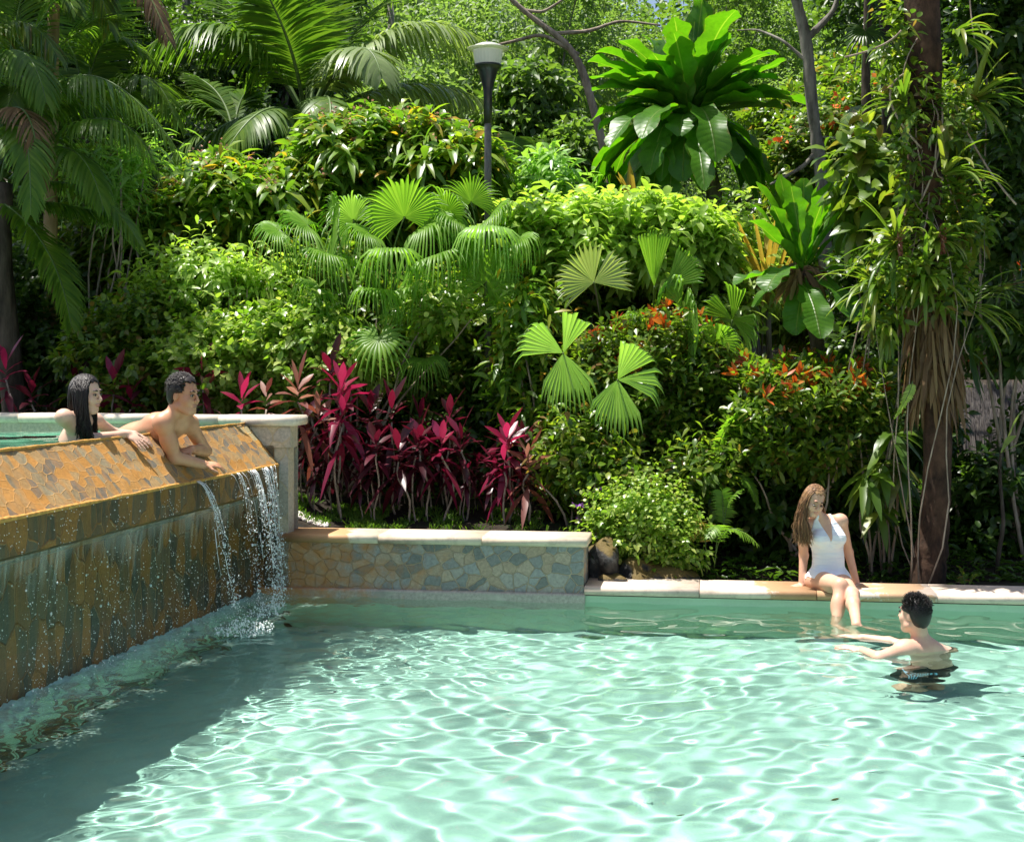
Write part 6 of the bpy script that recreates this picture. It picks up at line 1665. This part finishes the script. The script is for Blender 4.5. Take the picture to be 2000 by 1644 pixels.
n1 = N.n('TexWave'); n1.inputs['Scale'].default_value = 14; n1.inputs['Distortion'].default_value = 9; N.l(tc.outputs['Object'], n1.inputs[0])
patch = N.math('MULTIPLY', N.math('LESS_THAN', N.math('ABSOLUTE', sx.outputs[0]), .10), N.math('LESS_THAN', N.math('ABSOLUTE', sx.outputs[2]), .075))
pat = N.math('MULTIPLY', patch, N.math('GREATER_THAN', n1.outputs[1], .5))
p_ = N.pri(N.mix(pat, (.010, .010, .012), (.25, .55, .85)), .6, .3); N.l(p_.outputs[0], o_n.inputs[0])
b = MB(); b.add(V, Q); b.build('swim_shorts', m_, m1).cycles.is_caustics_receiver = True
hd.face(m1, M_lipm, M_eye, M_blackhair, M_white)
def spikes(hd, n, seed, ln, back=.2, umin=-.35, fmax=.6, lift=.6, rnd=.22):
    def f(b):
        r = np.random.default_rng(seed); d = rdir(r, n * 4); d = d[(d[:, 2] > np.where(d[:, 0] < -.35, umin - .2, -.02)) & (d[:, 0] < fmax)][:n]
        rad = np.array((.102, .082, .096)) * hd.s; cc = hd.p(-.014, 0, .034)
        for k in range(len(d)):
            v = d[k]; root = cc + (v * rad) @ hd.ax; L_ = ln * r.uniform(.5, 1.2) * (1.0 if v[2] > .3 else .55)
            g = nrm((v + [-back, 0, lift * max(v[2], -.3)] + r.normal(0, rnd, 3))); g = g @ hd.ax
            e = root + g * L_; b.add(*tube_vf([root - g * .01, root * .5 + e * .5 + r.normal(0, .002, 3), e], (.0036, .0028, .0006), 4))
    return f
scalp(hd, M_blackhair, m1, .010, .048, -.055, extra=spikes(hd, 1500, 9, .030))

# ---------------------------------------------------------------- woman in the raised pool
w2 = thing('person', 'woman with long black hair leaning on the spillway lip in the raised pool', 'person', (-2.97, 9.65, .92))
Bd = SDF()
shN, shF = P(124, 815, 9.45), P(186, 822, 9.82); mid = (shN + shF) / 2; fc = nrm(np.cross(shF - shN, (0, 0, 1)))
fc = fc if fc[0] > 0 else -fc; sdv = nrm(shF - shN)
chs = mid - fc * .03 + [0, 0, -.16]; wst = mid - fc * .06 + [0, 0, -.36]; pel = mid - fc * .08 + [0, 0, -.50]
Bd.cap(shN * .85 + mid * .15, shF * .85 + mid * .15, .048, .048, .04); Bd.cap(mid + [0, 0, -.03], chs, .085, .120, .05, fc, 1.3); Bd.cap(chs, wst, .12, .10, .05, fc, 1.2); Bd.cap(wst, pel, .10, .15, .05, fc, 1.2)
for q in (-1, 1): Bd.ell(chs + fc * .075 + sdv * q * .065, (.058, .058, .056), .03)
hd = Head(P(169, 770, 9.60), (.93, -.30, -.08), (-.02, -.05, 1), 1.0)
Bd.cap(mid + [0, 0, .0], hd.p(-.03, 0, -.05), .052, .045, .03); hd.add(Bd)
elN, wrN = P(160, 858, 9.62), P(250, 847, 9.86); elF, wrF = P(222, 846, 9.98), P(262, 848, 10.02)
Bd.ell(shN, (.054, .054, .052), .03); Bd.ell(shF, (.052, .052, .05), .03)
Bd.cap(shN, elN, .046, .038, .03); Bd.cap(elN, wrN, .038, .026, .02); Bd.cap(shF, elF, .045, .037, .03); Bd.cap(elF, wrF, .037, .026, .02)
hand(Bd, wrN, (.66, -.10, -.42), (.35, -.55, .75), -1, .12, .085, 1.0, .2); hand(Bd, wrF, (.6, .3, -.3), (.4, -.2, .8), 1, .2, .08, .95)
for q in (-1, 1):
    hp = pel + sdv * q * .08; Bd.cap(hp, hp + [0, 0, -.35], .085, .06, .04)
body_obj(Bd, w2, M_sk_w2)
hd.face(w2, M_lip, M_eye, M_blackhair, M_white)
def long_black(b):
    r = np.random.default_rng(15); n = 1000; d = rdir(r, n * 4); d = d[(d[:, 2] > -.2) & (d[:, 0] < .62)][:n]
    rad = np.array((.108, .088, .104)) * hd.s; cc = hd.p(-.014, 0, .034); roots, mids, ends = [], [], []
    for k in range(len(d)):
        v = d[k] * rad; root = cc + v @ hd.ax; near = d[k][1] * hd.r[1] < 0.0      # the camera side
        if near:
            sd = hd.p(np.clip(v[0], -.09, .050), np.sign(v[1]) * .094, -.02 + r.normal(0, .01)); e = P(r.uniform(148, 184), r.uniform(838, 866), 9.52 + r.uniform(-.03, .06)); m2 = P(r.uniform(142, 180), r.uniform(805, 822), 9.48 + r.uniform(0, .05))
        else:
            sd = hd.p(min(v[0], .04), np.sign(v[1]) * .09, -.02); e = P(r.uniform(160, 192), r.uniform(830, 858), 9.72); m2 = P(r.uniform(160, 188), r.uniform(805, 820), 9.70)
        if d[k][0] < -.55: e = P(r.uniform(132, 160), r.uniform(825, 850), 9.60); m2 = P(r.uniform(132, 152), r.uniform(790, 812), 9.58)
        roots.append(root); mids.append((sd, m2)); ends.append(e)
    strands(b, roots, mids, ends, .0042, .0016, .010, 16, 13, 4, 2.0)
scalp(hd, M_blackhair, w2, .010, .040, -.06, extra=long_black, side=-.05)

# ---------------------------------------------------------------- man leaning over the spillway lip
m2 = thing('person', 'dark haired man leaning over the spillway lip with folded arms', 'person', (-2.72, 10.55, .92))
Bd = SDF()
shN, shF = P(318, 826, 10.13), P(369, 828, 10.52); mid = (shN + shF) / 2
pel = P(216, 862, 10.62) + [0, 0, -.04]; up = nrm(mid - pel); sdv = nrm(shF - shN); bk = nrm(np.cross(sdv, up)); bk = bk if bk[2] > 0 else -bk
wst = pel * .6 + mid * .4 + bk * .01; chs = pel * .22 + mid * .78
Bd.cap(shN * .85 + mid * .15, shF * .85 + mid * .15, .060, .060, .05); Bd.cap(pel, wst, .135, .130, .05, bk, 1.35); Bd.cap(wst, chs, .130, .155, .06, bk, 1.4); Bd.cap(chs, mid, .155, .09, .06, bk, 1.35)
Bd.ell(chs + bk * .06 - sdv * .06, (.07, .08, .05), .04)
hd = Head(P(360, 771, 10.16), (.90, -.42, -.10), (-.03, -.03, 1), 1.08)
Bd.cap(mid + bk * .02, hd.p(-.035, 0, -.045), .066, .058, .04); Bd.cap(shN, hd.p(-.04, 0, -.08), .05, .045, .05); Bd.cap(shF, hd.p(-.03, 0, -.08), .05, .045, .05); hd.add(Bd, True)
elN, wrN = P(341, 893, 10.24), P(398, 907, 10.38); elF, wrF = P(401, 880, 10.80), P(374, 878, 10.42)
Bd.ell(shN, (.068, .068, .066), .04); Bd.ell(shF, (.066, .066, .064), .04)
Bd.cap(shN, elN, .060, .048, .03); Bd.cap(shN * .5 + elN * .5, shN * .4 + elN * .6, .060, .056, .03); Bd.cap(elN, wrN, .049, .032, .02)
Bd.cap(shF, elF, .058, .046, .03); Bd.cap(elF, wrF, .047, .033, .02)
hand(Bd, wrN, (.80, .40, -.05), (-.1, -.45, .9), 1, .55, .085, 1.1, .05); hand(Bd, wrF, (-.55, -.55, -.10), (.1, -.4, .85), -1, .42, .085, 1.05, .1)
for q in (-1, 1): 
    hp = pel + sdv * q * .08; Bd.cap(hp, hp + [-.08, .05, -.42], .09, .065, .04)
body_obj(Bd, m2, M_sk_m2)
hd.face(m2, M_lipm, M_eye, M_blackhair, M_white)
scalp(hd, M_blackhair, m2, .012, .052, -.05, extra=spikes(hd, 1700, 19, .034, 1.3, -.35, .55, .25, .10))
# ================================================================== FALLING WATER, SPRAY AND FOAM
m_, t_n, o_n = mat('falling_water_white'); N = NT(t_n)
p_ = N.pri((.93, .95, .95), .12, .6); tr = N.n('BsdfTransparent'); tr.inputs[0].default_value = (.95, 1, .98, 1); mx = N.n('MixShader'); mx.inputs[0].default_value = .75
N.l(tr.outputs[0], mx.inputs[1]); N.l(p_.outputs[0], mx.inputs[2]); N.l(mx.outputs[0], o_n.inputs[0]); M_fall = m_
m_, t_n, o_n = mat('thin_water_film'); N = NT(t_n)
p_ = N.pri((.62, .66, .60), .15, .8); tr = N.n('BsdfTransparent'); tr.inputs[0].default_value = (.92, 1, .97, 1); mx = N.n('MixShader')
uvn = N.n('UVMap'); mp = N.n('Mapping'); mp.inputs['Scale'].default_value = (26, 1.2, 1); N.l(uvn.outputs[0], mp.inputs[0]); n1 = N.noise(mp.outputs[0], 1.0, 4, .65)
mp2 = N.n('Mapping'); mp2.inputs['Scale'].default_value = (3, .8, 1); N.l(uvn.outputs[0], mp2.inputs[0]); n2 = N.noise(mp2.outputs[0], 1.0, 3)
sx = N.n('SeparateXYZ'); N.l(uvn.outputs[0], sx.inputs[0])
# the sheet breaks up as it falls: full at the lip, shredded at its lower end
f_ = N.math('SUBTRACT', N.math('ADD', N.math('MULTIPLY', n1.outputs[0], 1.0), N.math('MULTIPLY', n2.outputs[0], .9)), N.math('MULTIPLY_ADD', sx.outputs[1], .75, .70))
f_ = N.math('MULTIPLY', N.math('MULTIPLY', f_, 2.2, clamp=True), .42)
N.l(f_, mx.inputs[0]); N.l(tr.outputs[0], mx.inputs[1]); N.l(p_.outputs[0], mx.inputs[2]); N.l(mx.outputs[0], o_n.inputs[0]); M_film = m_
def cur(a, b, z):
    p = L(a, b); return np.array((p[0], p[1], z))
def film(b):
    nb_, nz = 420, 14; bs = np.linspace(.06, spB, nb_); r = np.random.default_rng(31)
    k = np.convolve(r.normal(0, 1, nb_ + 40), np.ones(9) / 9, 'same')[20:20 + nb_]
    V, UV = [], []
    for j in range(nz):
        t = j / (nz - 1); z = ZU - .01 - .55 * t; a = AD + .012 - .05 * t + .012 * k * (.3 + t)
        V.append(np.column_stack((L(0, 0)[None] + SU[None] * a[:, None] + SV[None] * bs[:, None], np.full(nb_, z)))); UV.append(np.column_stack((bs, np.full(nb_, t))))
    i = np.arange(nz - 1)[:, None] * nb_ + np.arange(nb_ - 1)[None]
    b.add(np.concatenate(V), np.stack((i, i + nb_, i + nb_ + 1, i + 1), -1).reshape(-1, 4), uv=np.concatenate(UV))
fl = part('water_curtain', M_film, None, film); fl['kind'] = 'stuff'; fl['label'] = 'thin water curtain falling under the spillway lip'
def drops(b):
    r = np.random.default_rng(32); C_, R_ = [], []
    n = 10000
    bb = r.uniform(.1, spB, n); z = ZU - .12 - (ZU + .0) * r.uniform(0, 1, n) ** .8 * .95
    a = np.clip(.15 + r.normal(0, .05, n), .03, .4); keep = (np.sin(bb * 7) + np.sin(bb * 17 + 1) + r.normal(0, 1.0, n)) > -.5; keep &= z > .0
    p = L(0, 0)[None] + SU[None] * a[:, None] + SV[None] * bb[:, None]; C_.append(np.column_stack((p, z))[keep]); R_.append(np.exp(r.normal(math.log(.0021), .45, n))[keep])
    # the heavy fall near the far corner
    for b0, sp_, n_, out in ((.24, .05, 400, .10), (.45, .07, 800, .16), (.72, .08, 750, .22), (1.0, .12, 350, .18), (1.75, .04, 500, .30)):
        t = r.uniform(0, 1, n_) ** .8; bb = b0 + r.normal(0, sp_ * .6, n_) * (.5 + t); z = ZD - .02 - 1.06 * t
        a = AD + .02 + out * np.sqrt(t) + r.normal(0, .02, n_) * (.4 + t); p = L(0, 0)[None] + SU[None] * a[:, None] + SV[None] * bb[:, None]
        C_.append(np.column_stack((p, z))); R_.append(np.exp(r.normal(math.log(.0025), .5, n_)))
    # drips on the band
    n_ = 900; bb = r.uniform(.1, 6, n_); z = r.uniform(ZU, ZD, n_); p = L(0, 0)[None] + SU[None] * (AD + .012) + SV[None] * bb[:, None]
    kk = (np.sin(bb * 9) + r.normal(0, .8, n_)) > .4; C_.append(np.column_stack((p, z))[kk]); R_.append(np.full(kk.sum(), .0028))
    # splash crowns
    for a0, b0, n_, rad, h in ((.34, .62, 160, .13, .06), (.50, 1.62, 520, .22, .10), (.38, .95, 110, .13, .05)):
        ang = r.uniform(0, 6.28, n_); rr = rad * r.uniform(0, 1, n_) ** .7; c = cur(a0, b0, 0)
        C_.append(c + np.column_stack((rr * np.cos(ang), rr * np.sin(ang) * 1.2, .008 + h * r.uniform(0, 1, n_) ** 2 * (1 - rr / rad * .6)))); R_.append(np.exp(r.normal(math.log(.0034), .5, n_)))
    c = np.concatenate(C_); rad = np.clip(np.concatenate(R_), .0015, .011); st = np.ones((len(c), 3)); st[:, 2] = r.uniform(1, 1.7, len(c))
    b.add(*blobs_vf(c, rad, ICO1, st))
dp = part('water_spray', M_fall, None, drops); dp['kind'] = 'stuff'; dp['label'] = 'spray and droplets below the spillway'
def streams(b):
    r = np.random.default_rng(33)
    for b0, sp_, n_, out in ((.20, .05, 7, .08), (.40, .06, 12, .15), (.68, .08, 13, .21), (1.0, .10, 6, .18), (1.75, .03, 8, .30)):
        for i in range(n_):
            t0 = 0 if r.uniform() < .6 else r.uniform(.1, .5); t = np.linspace(t0, min(1, t0 + r.uniform(.12, .5)), 14); bb = b0 + r.normal(0, sp_) + .02 * np.sin(t * 8 + r.uniform(0, 6)) + .04 * r.normal() * t
            a = AD + .008 + out * r.uniform(.7, 1.2) * np.sqrt(t); z = ZD + .004 - 1.1 * t
            p = L(0, 0)[None] + SU[None] * a[:, None] + SV[None] * bb[:, None]
            b.add(*tube_vf(np.column_stack((p, z)), np.interp(t, [t[0], t[0] + .1, t[-1]], [.0030, .0022, .0006]) * r.uniform(.5, 1.3) * (1 + .4 * np.sin(t * 60 + i)), 6))
stt = part('falling_water', M_fall, None, streams); stt['kind'] = 'stuff'; stt['label'] = 'water streams falling from the far end of the spillway'
# aerated water along the foot of the wall
m_, t_n, o_n = mat('foam'); N = NT(t_n)
p_ = N.pri((.48, .74, .62), .6, .2); tr = N.n('BsdfTransparent'); mx = N.n('MixShader'); uvn = N.n('UVMap')
n1 = N.noise(uvn.outputs[0], 34, 5, .7); n2 = N.noise(uvn.outputs[0], 3, 3); sx = N.n('SeparateXYZ'); N.l(uvn.outputs[0], sx.inputs[0])
f_ = N.math('SUBTRACT', N.math('ADD', N.math('MULTIPLY', n1.outputs[0], .75), N.math('MULTIPLY', n2.outputs[0], .7)), N.math('MULTIPLY_ADD', N.math('POWER', sx.outputs[0], .45), .90, .02))
N.l(N.math('MULTIPLY', N.math('MULTIPLY', f_, 1.9, clamp=True), .84), mx.inputs[0]); N.l(tr.outputs[0], mx.inputs[1]); N.l(p_.outputs[0], mx.inputs[2]); N.l(mx.outputs[0], o_n.inputs[0]); M_foam = m_
def foam(b):
    na, nb_ = 26, 420; aa = .95 * np.linspace(0.0, 1, na) ** 1.4; bs = np.linspace(.02, spB - 1.2, nb_); A_, B_ = np.meshgrid(aa, bs); r = np.random.default_rng(34)
    z = .012 + .010 * np.exp(-A_ / .12) + .006 * np.sin(B_ * 19 + 4 * np.sin(A_ * 12)) * np.exp(-A_ / .3) + r.normal(0, .006, A_.shape) * np.exp(-A_ / .25)
    p = L(0, 0) + SU * A_[..., None] + SV * B_[..., None]; i = np.arange(nb_ - 1)[:, None] * na + np.arange(na - 1)[None]
    b.add(np.concatenate((p, z[..., None]), -1).reshape(-1, 3), np.stack((i, i + 1, i + na + 1, i + na), -1).reshape(-1, 4), uv=np.stack((A_ / .95, B_ / .95), -1).reshape(-1, 2))
fo = part('foam', M_foam, None, foam); fo['kind'] = 'stuff'; fo['label'] = 'pale foam along the foot of the spillway'
# leaves that fell into the pool
M_deadl = flat_mat('brown_leaf', (.12, .085, .03), .6, .3); M_greenl = flat_mat('green_leaf', (.02, .08, .03), .5, .4)
def on_floor(px, py):
    d = np.array(((px - 1000) / F, 1.0, -(py - H0) / F)); d = nrm(d); s0 = HC / -d[2]; p = np.array((0, 0, HC)) + d * s0
    n_ = np.array((0, 0, 1.0)); c_ = -d @ n_; e = 1 / 1.333; t = e * d + (e * c_ - math.sqrt(1 - e * e * (1 - c_ * c_))) * n_
    return p + t * ((FLOOR + .012 - p[2]) / t[2])
for lb, px, py, ln, mt in (('dark green leaf on the pool bottom near the right edge', 1988, 1474, .12, M_greenl), ('small brown leaf on the pool bottom in the foreground', 1622, 1562, .07, M_deadl), ('tiny dark twig on the pool bottom in the foreground', 1312, 1582, .05, M_deadl)):
    c = on_floor(px, py); b = MB(); leaves(b, [c], [(1, .3, .05)], [(0, 0, 1)], ln, ln * .35, 'lance', .05, .2); o = tag(b.build('fallen_leaf', mt), lb, 'leaf', 'leaves in the pool'); o.cycles.is_caustics_receiver = True
